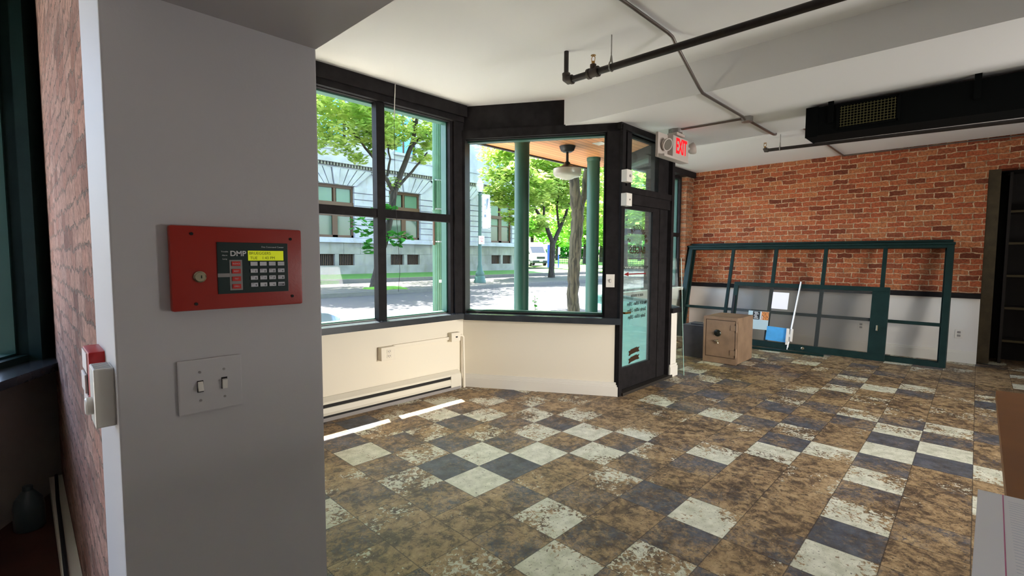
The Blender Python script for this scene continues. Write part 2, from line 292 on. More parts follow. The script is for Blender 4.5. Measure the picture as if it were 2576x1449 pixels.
def text(name, body, m, parent, T, size, align='CENTER', off=0.0, sx=1.0, ext=.0006, sub=None):
    cu = bpy.data.curves.new(name, 'FONT'); cu.body = body; cu.size = size; cu.align_x = align; cu.align_y = 'CENTER'; cu.extrude = ext; cu.offset = off
    t = bpy.data.objects.new('t', cu); C.objects.link(t)
    dg = bpy.context.evaluated_depsgraph_get(); me = bpy.data.meshes.new_from_object(t.evaluated_get(dg)); bpy.data.objects.remove(t)
    me.name = name; me.transform(Matrix.Diagonal((sx, 1, 1, 1))); me.transform(T)
    me.transform(Matrix.Translation(-Vector(parent['_o']))); me.materials.clear(); me.materials.append(M[m])
    o = bpy.data.objects.new(name, me); C.objects.link(o); o.parent = parent; o['_o'] = parent['_o']; return o
def facing(origin, right, up):   # text matrix: x along right, y along up
    r = Vector(right).normalized(); u = Vector(up).normalized(); n = r.cross(u)
    return Matrix(((r.x, u.x, n.x, origin[0]), (r.y, u.y, n.y, origin[1]), (r.z, u.z, n.z, origin[2]), (0, 0, 0, 1)))

# ---------------------------------------------------------------- room shell
A0, A1 = (3.394, 4.05), (4.26, 2.62); AZL = -58.8; LL = 1.672     # left alcove wall
D0, D1 = (5.55, 2.62), (6.42, 4.05); AZR = 58.7; LR = 1.674       # right alcove wall
FL, FR = frame(A0, AZL), frame(D0, AZR)
b = B(); b.prism([(.12, -4.5), (9.9, -4.5), (9.9, 4.2), (6.42, 4.2), (5.55, 2.62), (4.26, 2.62), (3.394, 4.2), (.12, 4.2)], -.12, 0)
struct('floor', b, 'tile', label='worn checkerboard vinyl tile floor with brown adhesive showing', cat='floor')
struct('floor_entry', B().prism([(-3, -4.5), (.12, -4.5), (.12, 4.2), (-3, 4.2)], -.12, 0), 'quarry')
b = B(); b.prism([(-3, -4.5), (9.3, -4.5), (9.3, 4.2), (6.42, 4.2), (5.55, 2.75), (4.26, 2.75), (3.394, 4.2), (-3, 4.2)], 3.05, 3.35)
struct('ceiling', b, 'ceil')
b = B(); b.prism([(3.96, -4.5), (5.75, -4.5), (5.75, 2.95), (5.55, 2.62), (4.26, 2.62), (3.96, 3.11)], 2.78, 3.05)
struct('ceiling_soffit', b, 'ceil')
# front wall below window 1
struct('wall_front', B().box(.45, 4.05, 0, 3.5, 4.22, .765), 'cream')
struct('wall_front_pier', B().box(.45, 4.05, .765, 1.5, 4.22, 3.05), 'cream')
b = B(); b.box(1.3, 4.0, 2.93, 3.42, 4.24, 3.05); b.box(1.3, 4.03, 2.875, 3.40, 4.24, 2.93)
struct('trim_1', b, 'black')
# alcove left: wall below, header
b = B(FL); b.box(-.02, 0, 0, LL, .16, .755); struct('wall_alcove', b, 'cream')
b = B(FL); b.box(-.03, .02, 2.79, 1.12, .17, 3.05); struct('trim_2', b, 'black')
b = B(FL); b.box(-.03, -.012, 2.70, LL, .17, 2.79); struct('trim_3', b, 'black')
b = B(FL); b.box(1.535, -.012, .75, LL+.02, .17, 2.76); struct('trim_4', b, 'black')
b = B(FL); b.box(-.06, -.01, .80, .03, .16, 2.72); struct('trim_5', b, 'black')
struct('trim_12', B().prism([(3.285, 4.05), (3.40, 4.045), (3.47, 4.09), (3.44, 4.21), (3.285, 4.21)], .8, 2.95), 'black')
# alcove right
b = B(FR); b.box(0, 0, 0, LR+.03, .15, .80); struct('wall_alcove_right', b, 'trim_white')
b = B(FR); b.box(.0, .15, -.3, LR, .19, .80); struct('panel_alcove_right', b, 'teal_pale')
b = B(FR); b.box(0, 0, 2.70, LR+.03, .17, 3.05); struct('trim_6', b, 'black')
b = B(FL); b.box(0, .16, -.3, LL, .19, .74); struct('panel_alcove_left', b, 'teal_pale')
# front right wall
struct('wall_front_right', B().box(6.38, 4.05, 0, 9.2, 4.22, .84), 'trim_white')
b = B(); b.box(6.38, 3.93, 2.95, 9.08, 4.22, 3.05); struct('trim_7', b, 'black')
struct('wall_brick_pier', B().box(8.79, 3.98, .0, 9.2, 4.2, 3.05), 'brick_y')
# right brick wall with a dark opening
b = B(); b.box(9.08, -.05, .93, 9.3, 4.2, 3.1); b.box(9.08, -4.5, 2.62, 9.3, -.05, 3.1); struct('wall_brick', b, 'brick')
struct('wall_wainscot', B().box(9.05, -.05, 0, 9.3, 3.98, .90), 'paint')
struct('trim_8', B().box(8.99, -.055, .895, 9.10, 3.98, .965), 'black')
b = B(); b.box(9.025, -.05, 0, 9.06, 3.98, .14); b.box(9.035, -.05, .14, 9.06, 3.98, .165); struct('baseboard_right', b, 'trim_white')
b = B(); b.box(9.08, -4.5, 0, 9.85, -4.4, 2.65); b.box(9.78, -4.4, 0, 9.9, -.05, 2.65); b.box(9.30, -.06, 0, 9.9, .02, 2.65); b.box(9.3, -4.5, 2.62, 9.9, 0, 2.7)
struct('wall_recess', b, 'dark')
struct('wall_recess_jamb', B().box(9.085, -.17, .02, 9.28, -.052, 2.62), mat('weathered_mortar', (64, 54, 36), .9, noise=.3, nscale=9))
# back and left shell of the shop (behind the camera)
struct('wall_back', B().box(-3.2, -4.7, 0, 9.9, -4.5, 3.35), 'paint')
struct('wall_left', B().box(-3.2, -4.5, 0, -3.0, 3.0, 3.35), 'paint')
# alcove baseboards
def basebd(T, u0, u1):
    b = B(T); b.box(u0, -.018, 0, u1, .0, .12); b.box(u0, -.024, .0, u1, 0, .10); b.box(u0, -.012, .12, u1, 0, .145); return b
struct('baseboard_alcove', basebd(FL, .02, LL+.02), 'trim_white')
struct('baseboard_front', basebd(frame((.5, 4.05), 0), 0, 2.86), 'trim_white')
# stub of the right alcove wall beside the door
b = B(); b.box(5.40, 2.60, 0, 5.57, 2.72, .775); struct('wall_alcove_end', b, 'trim_white')
b = B(); b.box(5.385, 2.58, 0, 5.58, 2.62, .12); b.box(5.39, 2.588, .12, 5.575, 2.62, .15); struct('baseboard_alcove_end', b, 'trim_white')
struct('trim_9', B().box(5.38, 2.56, .775, 5.62, 2.74, .835, .006), 'black')

# sills
b = B(); b.prism([(.5, 3.94), (3.315, 3.94), (3.40, 4.11), (.5, 4.13)], .768, .826); struct('window_sill', b, 'black_gloss')
b = B(); b.prism([(3.315, 3.94), (4.185, 2.545), (4.30, 2.61), (3.48, 4.11), (3.40, 4.11)], .757, .820); struct('window_sill_alcove', b, 'black_gloss')
b = B(FR); b.box(.05, -.09, .80, LR+.1, .1, .84); struct('window_sill_alcove_right', b, 'black_gloss')
b = B(); b.box(6.40, 3.93, .84, 8.95, 4.1, .885); struct('window_sill_right', b, 'trim_white')
b = B(FR); b.box(.0, .12, .80, LR, .36, .86); b.box(0, .12, .74, LR, .30, .80); struct('ledge_exterior', b, 'teal_pale')

def window(name, T, u0, u1, z0, z1, mull, rail, fw=.045, yin=.03, yg=.075, yout=.17, inm='black', outm='teal', gl='fr_glass', label=None):
    root = thing(name, None, None, tuple((T @ Vector(((u0+u1)/2, 0, z0)))), kind='structure')
    b = B(T)
    for a, c, d, e in ((u0-fw, u0, z0-fw, z1+fw), (u1, u1+fw, z0-fw, z1+fw)): b.box(a, yin, d, c, yg, e)
    b.box(u0, yin, z1, u1, yg, z1+fw); b.box(u0, yin, z0-fw*.9, u1, yg, z0)
    obj('window_frame', b, inm, root)
    b = B(T)
    for a, c, d, e in ((u0-fw, u0+.012, z0-fw, z1+fw), (u1-.012, u1+fw, z0-fw, z1+fw)): b.box(a, yg+.01, d, c, yout, e)
    b.box(u0, yg+.01, z1-.012, u1, yout, z1+fw); b.box(u0, yg+.01, z0-fw, u1, yout, z0+.012)
    obj('exterior_frame', b, outm, root)
    for a, c in mull:
        obj('mullion', B(T).box(a, yin-.015, z0, c, yg+.02, z1), inm, root)
    for a, c in rail:
        b = B(T); us = [u0]+[q for m_ in mull for q in m_]+[u1]
        for i in range(0, len(us), 2): b.box(us[i], yin-.005, a, us[i+1], yg+.02, c)
        obj('transom_bar', b, inm, root)
    us = [u0]+[q for m_ in mull for q in m_]+[u1]; zs = [z0]+[q for m_ in rail for q in m_]+[z1]
    for i in range(0, len(us), 2):
        for j in range(0, len(zs), 2): obj('glass_pane', B(T).box(us[i], yg, zs[j], us[i+1], yg+.006, zs[j+1]), gl, root)
    return root
window('window_1', frame((0, 4.05), 0), 1.55, 3.245, .832, 2.868, [(2.368, 2.455)], [(1.805, 1.885)])
window('window_2', FL, -.02, 1.515, .838, 2.692, [], [], fw=.03)
window('window_3', FR, .12, 1.6, .88, 2.68, [], [], fw=.06)
window('window_4', frame((0, 4.05), 0), 6.5, 8.74, .90, 2.91, [(7.55, 7.64)], [(1.83, 1.9)], fw=.05)

# ---------------------------------------------------------------- door
YD = 2.62
root = thing('door_1', 'black framed glass entry door with mirrored shop lettering and transom', 'door', (4.8, YD, 0), kind='structure')
b = B(); b.box(4.245, YD-.03, 0, 4.305, YD+.13, 2.76); b.box(5.16, YD+.03, 0, 5.44, YD+.14, 2.76); b.box(5.36, YD-.02, .0, 5.42, YD+.05, 2.76)
b.box(4.30, YD, 1.99, 5.42, YD+.14, 2.165); b.box(4.3, YD-.015, 2.10, 5.42, YD+.02, 2.165)
b.box(4.30, YD+.02, 2.72, 5.42, YD+.14, 2.785); b.box(4.305, YD+.03, 2.165, 4.40, YD+.13, 2.72); b.box(4.40, YD+.01, 2.165, 4.485, YD+.09, 2.72); b.box(5.08, YD+.01, 2.165, 5.16, YD+.14, 2.72); b.box(4.23, YD-.02, 2.72, 5.5, YD+.1, 2.79)
obj('door_frame', b, 'black', root)
b = B(); b.box(4.31, YD+.03, .035, 4.378, YD+.075, 2.0); b.box(5.003, YD+.03, .035, 5.17, YD+.075, 2.0); b.box(4.378, YD+.03, .035, 5.003, YD+.075, .262); b.box(4.378, YD+.03, 1.945, 5.003, YD+.075, 2.0)
leaf = obj('door_leaf', b, 'black', root)
obj('door_glass', B().box(4.378, YD+.05, .262, 5.003, YD+.056, 1.945), 'door_glass', leaf)
b = B(); b.tube([(4.345, YD+.03, .86), (4.345, YD-.03, .86), (4.44, YD-.035, .86)], .011, 8); b.box(4.325, YD+.018, .80, 4.365, YD+.032, .92); obj('door_handle', b, 'brass', leaf)
obj('lock_plate', B().box(4.318, YD+.015, .36, 4.352, YD+.031, .52), 'brass', leaf)
obj('transom_pane', B().box(4.485, YD+.055, 2.165, 5.08, YD+.061, 2.72), 'door_glass', root)
b = B(); b.box(4.30, YD-.05, 0, 5.42, YD+.12, .03); obj('threshold', b, mat('dark_threshold', (60, 56, 52), .5, .4), root)
gx, gy = 4.69, YD+.046
def dtxt(body, m, z, size, sx=1.0, x=gx, off=0.0, name='lettering'):
    return text(name, body, m, leaf, facing((x, gy, z), (-1, 0, 0), (0, 0, 1)), size, off=off, sx=sx)
dtxt('BAGELS', 'gold', 1.512, .105, .95, gx+.02, .0012)
dtxt('PLEASE USE OTHER DOOR', 'ink', 1.325, .044, 1.0, off=.0005)
dtxt('HOURS OF OPERATION', 'ink', 1.02, .040, .62, gx+.03, .0005)
for z, s_ in ((.935, 'Mon & Fri  6:00am - 2:00pm'), (.862, 'Saturday  6:00am - 2:00pm'), (.79, 'Sunday  6:00am - 2:00pm')): dtxt(s_, 'ink', z, .056, .66, gx+.03, .0006)
word = "BRUEGGER'S"; R_ = .185
for i, ch in enumerate(word):
    a = math.radians(90 + (i-(len(word)-1)/2)*17)     # mirrored: the word runs right to left
    px_, pz_ = gx+.02+R_*math.cos(a), 1.575+R_*math.sin(a)
    up = Vector((px_-(gx+.02), 0, pz_-1.575)).normalized(); rt = Vector((-up.z, 0, up.x))
    T = Matrix(((rt.x, up.x, 0, px_), (0, 0, 1, gy), (rt.z, up.z, 0, pz_), (0, 0, 0, 1)))
    text('lettering', ch, 'gold', leaf, T, .075, sx=1.0, off=.0004)
b = B(); b.box(4.53, gy-.0005, 1.252, 4.90, gy+.0005, 1.264); b.prism([(4.53, 1.236), (4.53, 1.280), (4.43, 1.258)], gy-.0005, gy+.0005, 'y'); obj('arrow_decal', b, 'redink', leaf)
b = B(); b.box(4.55, gy-.0004, 1.418, 4.83, gy+.0004, 1.421); obj('lettering_line', b, 'gold', leaf)
for z in (.40, .315):
    b = B(); b.prism([(4.56, z-.03), (4.60, z-.03), (4.60, z-.022), (4.74, z-.006), (4.74, z-.012), (4.795, z-.006), (4.772, z+.02), (4.795, z+.045), (4.74, z+.04), (4.74, z+.05), (4.60, z+.034), (4.60, z+.026), (4.56, z+.02), (4.575, z-.004)], gy-.0005, gy+.0005, 'y')
    obj('ribbon_sticker', b, 'gold', leaf)

# ---------------------------------------------------------------- foreground partition
b = B(); b.box(.12, 1.17, 0, .522, 1.49, 3.05, .004); struct('wall_partition', b, 'grey_paint')
b = B(); b.prism([(1.17, 1.935), (1.17, 3.05), (-1.5, 3.05), (-1.5, 1.87), (.8, 1.925)], .12, .522, 'x'); struct('ceiling_bulkhead', b, 'grey_paint')
b = B(); b.box(.13, 1.49, 0, .44, 4.15, 3.05)
o = struct('wall_partition_brick', b, 'brick_old')
# left vestibule wall and window (mirrored alcove of the neighbouring front)
FV = frame((.128-1.8*math.cos(math.radians(60.5)), 4.06-1.8*math.sin(math.radians(60.5))), 60.5)   # u from near end to the corner, +y outdoors
struct('wall_vestibule', B(FV).box(0, 0, 0, 1.9, .15, .79), mat('vestibule_paint', (190, 186, 176), .7))
window('window_5', FV, .1, 1.63, .86, 2.9, [], [], fw=.05, inm='green_dark', gl='vest_glass')
struct('trim_10', B(FV).box(1.63, -.03, .80, 1.90, .16, 3.05), 'green_dark')
struct('trim_11', B(FV).box(0, -.01, 2.9, 1.8, .16, 3.05), 'green_dark')
struct('window_sill_vestibule', B(FV).box(0, -.16, .78, 1.78, .08, .825), 'black_gloss')

# ---------------------------------------------------------------- fire alarm panel on the partition
YP = 1.17
PX0, PX1, PZ0, PZ1 = .2095, .4685, 1.3235, 1.498
def pu(u): return PX0+(PX1-PX0)*u
def pv(v): return PZ1-(PZ1-PZ0)*v
t = thing('fire_alarm_panel', 'red metal fire alarm panel with keypad on grey wall', 'alarm panel', (.339, YP, PZ0))
obj('enclosure', B().box(PX0, YP-.02, PZ0, PX1, YP, PZ1, .005), 'red', t, True)
Y0 = YP-.02
obj('keypad_faceplate', B().box(pu(.315), Y0-.002, pv(.815), pu(.872), Y0, pv(.185), .0008), 'face', t)
Y1 = Y0-.002
scr = obj('display_screen', B().box(pu(.545), Y1-.001, pv(.41), pu(.832), Y1, pv(.285)), 'lcd', t)
TP = lambda u, v, y: facing((pu(u), y, pv(v)), (1, 0, 0), (0, 0, 1))
text('display_text', 'BRUEGGERS', 'lcdtxt', t, TP(.552, .318, Y1-.0012), .0088, 'LEFT', sx=.95, ext=.0001)
text('display_text', 'TUE    1:43 PM', 'lcdtxt', t, TP(.56, .378, Y1-.0012), .0088, 'LEFT', sx=.95, ext=.0001)
text('panel_lettering', 'Fire Command Center', 'inkw', t, TP(.745, .237, Y1-.0003), .0052, ext=.0001)
text('panel_lettering', 'DMP', 'inkw', t, TP(.47, .325, Y1-.0003), .0155, off=.0004, ext=.0001)
for w_, v in (('Trouble', .30), ('Alarm', .345), ('Lamp', .39)): text('panel_lettering', w_, 'inkw', t, TP(.37, v, Y1-.0003), .0042, ext=.0001)
b = B(); b.box(pu(.402), Y1-.0008, pv(.775), pu(.498), Y1, pv(.40), .0003); b.box(pu(.315), Y1-.0007, pv(.61), pu(.402), Y1, pv(.565)); obj('key_surround', b, 'greypl', t)
for v, w_ in ((.447, 'SILENCE'), (.54, 'RESET'), (.633, 'TEST'), (.727, 'DRILL')):
    k_ = obj('red_key', B().box(pu(.418), Y1-.0028, pv(v+.028), pu(.484), Y1-.0008, pv(v-.028), .0007), 'keyred', t)
    text('key_lettering', w_, 'inkw', k_, TP(.451, v, Y1-.0029), .0040, ext=.0001)
keys = ['', '', '', '', '1', '2', '3', '4', '5', '6', '7', '8', '9', '0', '\u2190', 'COM']
for i, w_ in enumerate(keys):
    u, v = .588+.0735*(i % 4), .45+.0885*(i//4)
    k_ = obj('key', B().box(pu(u-.028), Y1-.0025, pv(v+.025), pu(u+.028), Y1, pv(v-.025), .0007), 'key', t)
    if w_: text('key_lettering', w_ if w_ != '\u2190' else '<-', 'ink', k_, TP(u+.012 if len(w_) == 1 else u, v+.006, Y1-.0026), .0052, off=.0002, ext=.0001)
    if 4 <= i < 13: obj('key_mark', B().box(pu(u-.021), Y1-.0027, pv(v-.010), pu(u-.006), Y1-.0025, pv(v-.014)), 'ink', k_)
b = B(); b.lathe((pu(.19), Y0, pv(.60)), [(.0118, 0), (.0118, .003), (.0095, .0045), (.0092, .0058), (.0, .006)], 24, (0, -1, 0)); lk = obj('key_lock', b, 'nickel', t, True)
obj('keyhole', B().box(pu(.19)+.001, Y0-.0068, pv(.60)-.003, pu(.19)+.003, Y0-.0059, pv(.60)+.003), 'hole', lk)
for u, v in ((.145, .095), (.90, .125), (.16, .92), (.905, .885)): obj('screw', B().cyl((pu(u), Y0, pv(v)), (pu(u), Y0-.0015, pv(v)), .0032), 'hole', t)

t = thing('light_switch_plate', 'painted-over double toggle switch plate below the alarm panel', 'light switch', (.276, YP, 1.16))
obj('plate', B().box(.216, YP-.006, 1.1045, .336, YP, 1.2195, .003), 'grey_paint', t)
for x in (.2555, .3005):
    obj('slot', B().box(x-.0058, YP-.0063, 1.149, x+.0058, YP-.0058, 1.174), 'hole', t)
    R = Matrix.Translation((x, YP-.006, 1.161)) @ Matrix.Rotation(math.radians(-22 if x < .28 else 8), 4, 'X')
    obj('toggle', B(R).box(-.0048, -.007, -.0105, .0048, .001, .0095, .001), 'white_pl', t)
    for dz in (.030, -.030): obj('screw', B().cyl((x, YP-.006, 1.1615+dz), (x, YP-.0068, 1.1615+dz), .0026), 'greypl', t)

# thermostat and pull station on the partition's left side
t = thing('thermostat', 'white wall thermostat with side dial in front of red pull station', 'thermostat', (.12, 1.24, 1.105))
bd = obj('body', B().box(.089, 1.196, 1.104, .12, 1.272, 1.219, .003), 'white_pl', t)
for i in range(6): obj('vent_slot', B().box(.0915, 1.203+i*.011, 1.2188, .1165, 1.208+i*.011, 1.2194), 'greypl', t)
b = B(); b.lathe((.089, 1.235, 1.142), [(.017, 0), (.017, .009), (.0145, .0115), (0, .0118)], 24, (-1, 0, 0)); obj('dial', b, 'white_pl', t, True)
t = thing('pull_station', 'red fire alarm pull station behind white thermostat on partition side', 'pull station', (.12, 1.39, 1.10))
obj('housing', B().box(.0925, 1.335, 1.105, .13, 1.455, 1.232, .005), 'red_pl', t, True)
b = B(); b.box(.0905, 1.35, 1.185, .0925, 1.445, 1.228); obj('front_label', b, 'tape', t)
obj('lower_label', B().box(.0905, 1.35, 1.11, .0925, 1.445, 1.135), 'tape', t)
obj('pull_handle', B().box(.087, 1.36, 1.14, .0925, 1.435, 1.18, .002), 'tape', t)
obj('handle_recess', B().box(.0915, 1.355, 1.137, .0927, 1.44, 1.184), 'hole', t)

# vestibule bits
t = thing('jug', 'cloudy plastic jug on the dark floor below left window', 'jug', (-.02, 3.52, 0))
b = B(); b.lathe((-.02, 3.52, 0), [(.055, 0), (.062, .01), (.062, .12), (.055, .16), (.03, .195), (.022, .205)], 20); obj('body', b, 'jug', t, True)
obj('cap', B().cyl((-.02, 3.52, .205), (-.02, 3.52, .228), .021), 'jug', t)
b = B(); b.box(.07, 2.3, 0, .128, 3.95, .10); o = struct('baseboard_partition', b, 'cream')
tag(obj('wood_block', B().box(.05, 2.16, 0, .128, 2.29, .16, .004), 'oldwood'), 'raw wood block against foot of old brick partition', 'wood block')
b = B(); b.tube([(.085, 2.3, .108), (.08, 2.6, .115), (.085, 3.0, .12), (.09, 3.5, .118), (.1, 3.9, .12)], .008, 8); tag(obj('floor_cable', b, 'cable', None, True), 'black cable running along top of left baseboard', 'cable')

# ---------------------------------------------------------------- heater, outlets, raceway
t = thing('baseboard_heater', 'long white electric baseboard heater under the four-pane window', 'heater', (2.2, 4.02, 0))
b = B(); b.prism([(4.05, .025), (4.05, .205), (4.035, .205), (3.992, .172), (3.992, .152), (4.03, .152), (4.03, .025)], 1.0, 3.31, 'x'); obj('casing', b, 'heater', t)
b = B(); b.prism([(3.992, .052), (3.988, .075), (3.992, .118), (4.002, .122), (4.002, .05)], 1.0, 3.31, 'x'); obj('front_cover', b, 'heater', t)
b = B(); b.box(1.0, 3.998, .025, 3.31, 4.03, .152); obj('dark_interior', b, 'hole', t)
obj('base_strip', B().box(1.0, 3.992, .0, 3.31, 4.04, .032), 'greypl', t)
b = B(); b.box(3.175, 3.987, .03, 3.315, 4.05, .168, .004); obj('end_cap', b, 'heater', t)
t = thing('outlet_box', 'surface-mounted duplex outlet box at left end of raceway under window', 'outlet', (2.418, 4.03, .45))
obj('box', B().box(2.341, 3.985, .448, 2.496, 4.05, .575, .004), 'cream', t)
for z in (.533, .488):
    f = obj('socket', B().box(2.40, 3.982, z-.018, 2.445, 3.986, z+.018, .004), 'cream', t)
    b = B()
    for dx in (-.009, .009): b.box(2.4225+dx-.002, 3.981, z-.004, 2.4225+dx+.002, 3.9825, z+.009)
    b.cyl((2.4225, 3.981, z-.011), (2.4225, 3.9825, z-.011), .003, seg=8); obj('slot', b, 'hole', f)
t = thing('junction_box', 'small cream junction box near alcove corner, right end of raceway', 'junction box', (3.245, 4.03, .525))
obj('box', B().box(3.182, 3.985, .526, 3.308, 4.05, .622, .004), 'cream', t)
obj('toggle', B().box(3.238, 3.98, .568, 3.262, 3.986, .582), 'hole', t)
t = thing('cable_raceway', 'cream raceway between the two boxes under the window with drop pipe', 'raceway', (2.85, 4.04, .545))
obj('channel', B().box(2.496, 4.025, .545, 3.182, 4.05, .578, .003), 'cream', t)
b = B(); b.tube([(3.308, 4.02, .578), (3.345, 4.015, .578), (3.362, 4.01, .56), (3.364, 4.005, .3), (3.365, 4.0, .0)], .0145, 10); obj('drop_pipe', b, 'cream', t, True)
# right wall outlets
for y, lb in ((.14, 'white duplex outlet on white wainscot right of leaning frames'), (1.25, 'white duplex outlet on wainscot seen through leaning tinted door')):
    t = thing('wall_outlet', lb, 'outlet', (9.05, y, .34), 'outlets on the white wainscot')
    obj('plate', B().box(9.043, y-.04, .335, 9.05, y+.04, .455, .002), 'white_pl', t)
    for z in (.418, .372): obj('socket', B().box(9.04, y-.018, z-.015, 9.044, y+.018, z+.015, .003), 'greypl', t)
# plates beside the door
for z0, z1, lb in ((2.19, 2.312, 'upper white device box on black post left of door'), (1.953, 2.08, 'lower white device box on black post left of door')):
    t = thing('door_device', lb, 'device box', (4.295, 2.58, z0), 'device boxes beside the door')
    obj('box', B().box(4.242, 2.535, z0, 4.348, 2.60, z1, .004), 'white_pl', t)
    obj('knob', B().cyl((4.30, 2.535, (z0+z1)/2), (4.30, 2.528, (z0+z1)/2), .014 if z0 > 2.1 else .008), 'greypl', t)
P_ = FL @ Vector((1.588, -.02, 1.13))
t = thing('wall_switch', 'white single light switch on black post above alcove sill', 'light switch', tuple(P_))
obj('plate', B(FL).box(1.545, -.02, 1.131, 1.631, -.012, 1.264, .002), 'white_pl', t)
obj('toggle', B(FL).box(1.583, -.032, 1.183, 1.593, -.02, 1.212, .002), 'white_pl', t)
obj('slot', B(FL).box(1.579, -.0206, 1.178, 1.597, -.0198, 1.216), 'greypl', t)
# hanging wire in window 1
t = thing('hanging_wire', 'thin wire hanging down in front of the four-pane window', 'wire', (2.53, 3.99, 1.07))
b = B(); b.tube([(2.528, 3.99, 3.05), (2.512, 3.99, 2.72)], .0045, 6); obj('sleeve', b, 'white_pl', t)
b = B(); b.tube([(2.512, 3.99, 2.73), (2.513, 3.99, 2.3), (2.516, 3.985, 1.9), (2.539, 3.98, 1.53), (2.55, 3.98, 1.30), (2.53, 3.98, 1.1)], .0022, 6); obj('wire', b, 'cable', t)

# ---------------------------------------------------------------- ceiling services
def sprinkler(par, x, y, z):
    h = obj('sprinkler_head', B().cyl((x, y, z), (x, y, z+.025), .012), 'brass', par)
    b = B(); b.tube([(x, y-.012, z+.02), (x, y-.016, z+.05), (x, y, z+.068)], .003, 6); b.tube([(x, y+.012, z+.02), (x, y+.016, z+.05), (x, y, z+.068)], .003, 6); obj('head_frame', b, 'brass', h)
    obj('deflector', B().cyl((x, y, z+.066), (x, y, z+.070), .019), 'brass', h)
def hanger(par, x, y, z, r, zt):
    b = B(); b.tube([(x, y, z+r+.05), (x, y, zt)], .0042, 6); h = obj('hanger_rod', b, 'galv', par)
    b = B(); b.tube([(x, y, z+r+.055)]+[(x+(r+.004)*math.sin(a), y, z+(r+.004)*math.cos(a)*(1 if math.cos(a) < 0 else 1.3)) for a in [i*PI/8 for i in range(1, 16)]]+[(x, y, z+r+.055)], .006, 6); obj('hanger_loop', b, 'galv', h)
x, z = 3.073, 2.822
t = thing('sprinkler_pipe', 'thick black sprinkler pipe nearest the four-pane window, with riser', 'sprinkler pipe', (x, 1, z), 'black sprinkler pipes')
b = B(); b.tube([(x, 2.385, z), (x, -4.4, z-.05)], .0255, 14); obj('pipe', b, 'pipe', t, True)
b = B(); b.tube([(x, 2.398, z+.02), (x, 2.398, 3.06)], .0185, 12); obj('riser', b, 'pipe', t, True)
b = B(); b.tube([(x, 2.34, z), (x, 2.375, z), (x, 2.398, z+.018), (x, 2.398, z+.055)], .031, 14); b.tube([(x, 2.335, z), (x, 2.35, z)], .036, 14); b.tube([(x, 2.398, z+.045), (x, 2.398, z+.06)], .032, 14); obj('elbow', b, 'iron', t, True)
b = B(); b.tube([(x, 2.10, z), (x, 2.185, z)], .033, 14); b.tube([(x, 2.095, z), (x, 2.115, z)], .039, 14); b.tube([(x, 2.17, z), (x, 2.19, z)], .039, 14); b.tube([(x, 2.143, z), (x, 2.143, z+.06)], .024, 12); obj('tee', b, 'iron', t, True)
sprinkler(t, x, 2.143, z+.058); hanger(t, x, 1.985, z, .0255, 3.05)
x, z = 7.013, 2.868
t = thing('sprinkler_pipe', 'thin black sprinkler pipe hung beyond soffit beside the brick wall', 'sprinkler pipe', (x, 1, z), 'black sprinkler pipes')
b = B(); b.tube([(x, 2.09, z), (x, -4.4, z-.16)], .021, 12); obj('pipe', b, 'pipe', t, True)
b = B(); b.tube([(x, 2.07, z), (x, 2.10, z), (x, 2.11, z+.03)], .028, 12); obj('elbow', b, 'iron', t, True)
sprinkler(t, x, 2.11, z+.03); hanger(t, x, 1.928, z, .021, 3.05)
t = thing('electrical_conduit', 'bent steel conduit crossing the ceiling and stepping down onto soffit', 'conduit', (4, 1.65, 2.76))
b = B(); b.tube([(.9, 1.67, 3.03), (3.28, 1.655, 3.03), (3.345, 1.653, 3.022), (3.40, 1.653, 2.99), (3.84, 1.66, 2.79), (3.91, 1.66, 2.765), (3.98, 1.658, 2.762), (4.80, 1.65, 2.762), (4.86, 1.65, 2.748)], .0125, 10); obj('conduit_run', b, 'emt', t, True)
b = B(); b.tube([(4.96, 1.645, 2.755), (5.70, 1.635, 2.758), (5.765, 1.634, 2.77), (5.79, 1.634, 2.81), (5.79, 1.634, 2.98), (5.81, 1.632, 3.02), (5.86, 1.632, 3.033), (9.05, 1.58, 3.033)], .0125, 10); obj('conduit_run', b, 'emt', t, True)
b = B(); b.tube([(9.06, 1.6, 3.035), (9.06, -.5, 3.02), (9.06, -4, 3.0)], .009, 8); obj('conduit_run', b, 'emt', t, True)
b = B(); b.lathe((4.915, 1.648, 2.735), [(.052, 0), (.055, .004), (.055, .045), (.0, .045)], 8); jb = obj('junction_box', b, 'galv', t)
obj('cover_screw', B().cyl((4.915, 1.62, 2.735), (4.915, 1.62, 2.732), .006), 'galv', jb)
for d in (0, .018):
    b = B(); b.tube([(4.90+d, 1.69, 2.768), (4.862+d, 2.28, 2.768)], .0065, 6); obj('cable_tube', b, 'emt', t, True)
# exit sign
t = thing('exit_sign', 'ceiling exit sign with red letters and two emergency lamp heads', 'exit sign', (4.87, 2.34, 2.47))
b = B(); b.lathe((4.875, 2.345, 2.735), [(.07, 0), (.075, .004), (.075, .045), (0, .045)], 8); obj('ceiling_box', b, 'galv', t)
obj('canopy', B().box(4.79, 2.285, 2.705, 4.98, 2.40, 2.735, .012), 'exit_body', t)
obj('housing', B().box(4.735, 2.30, 2.475, 5.10, 2.375, 2.695, .006), 'exit_body', t)
obj('back_plate', B().box(4.53, 2.36, 2.455, 5.10, 2.39, 2.70, .004), 'exit_body', t)
obj('lower_tray', B().box(4.54, 2.295, 2.452, 5.10, 2.37, 2.476, .004), 'exit_body', t)
text('exit_lettering', 'EXIT', 'exit_red', t, facing((4.925, 2.2985, 2.59), (1, 0, 0), (0, 0, 1)), .215, off=.006, sx=.58, ext=.001)
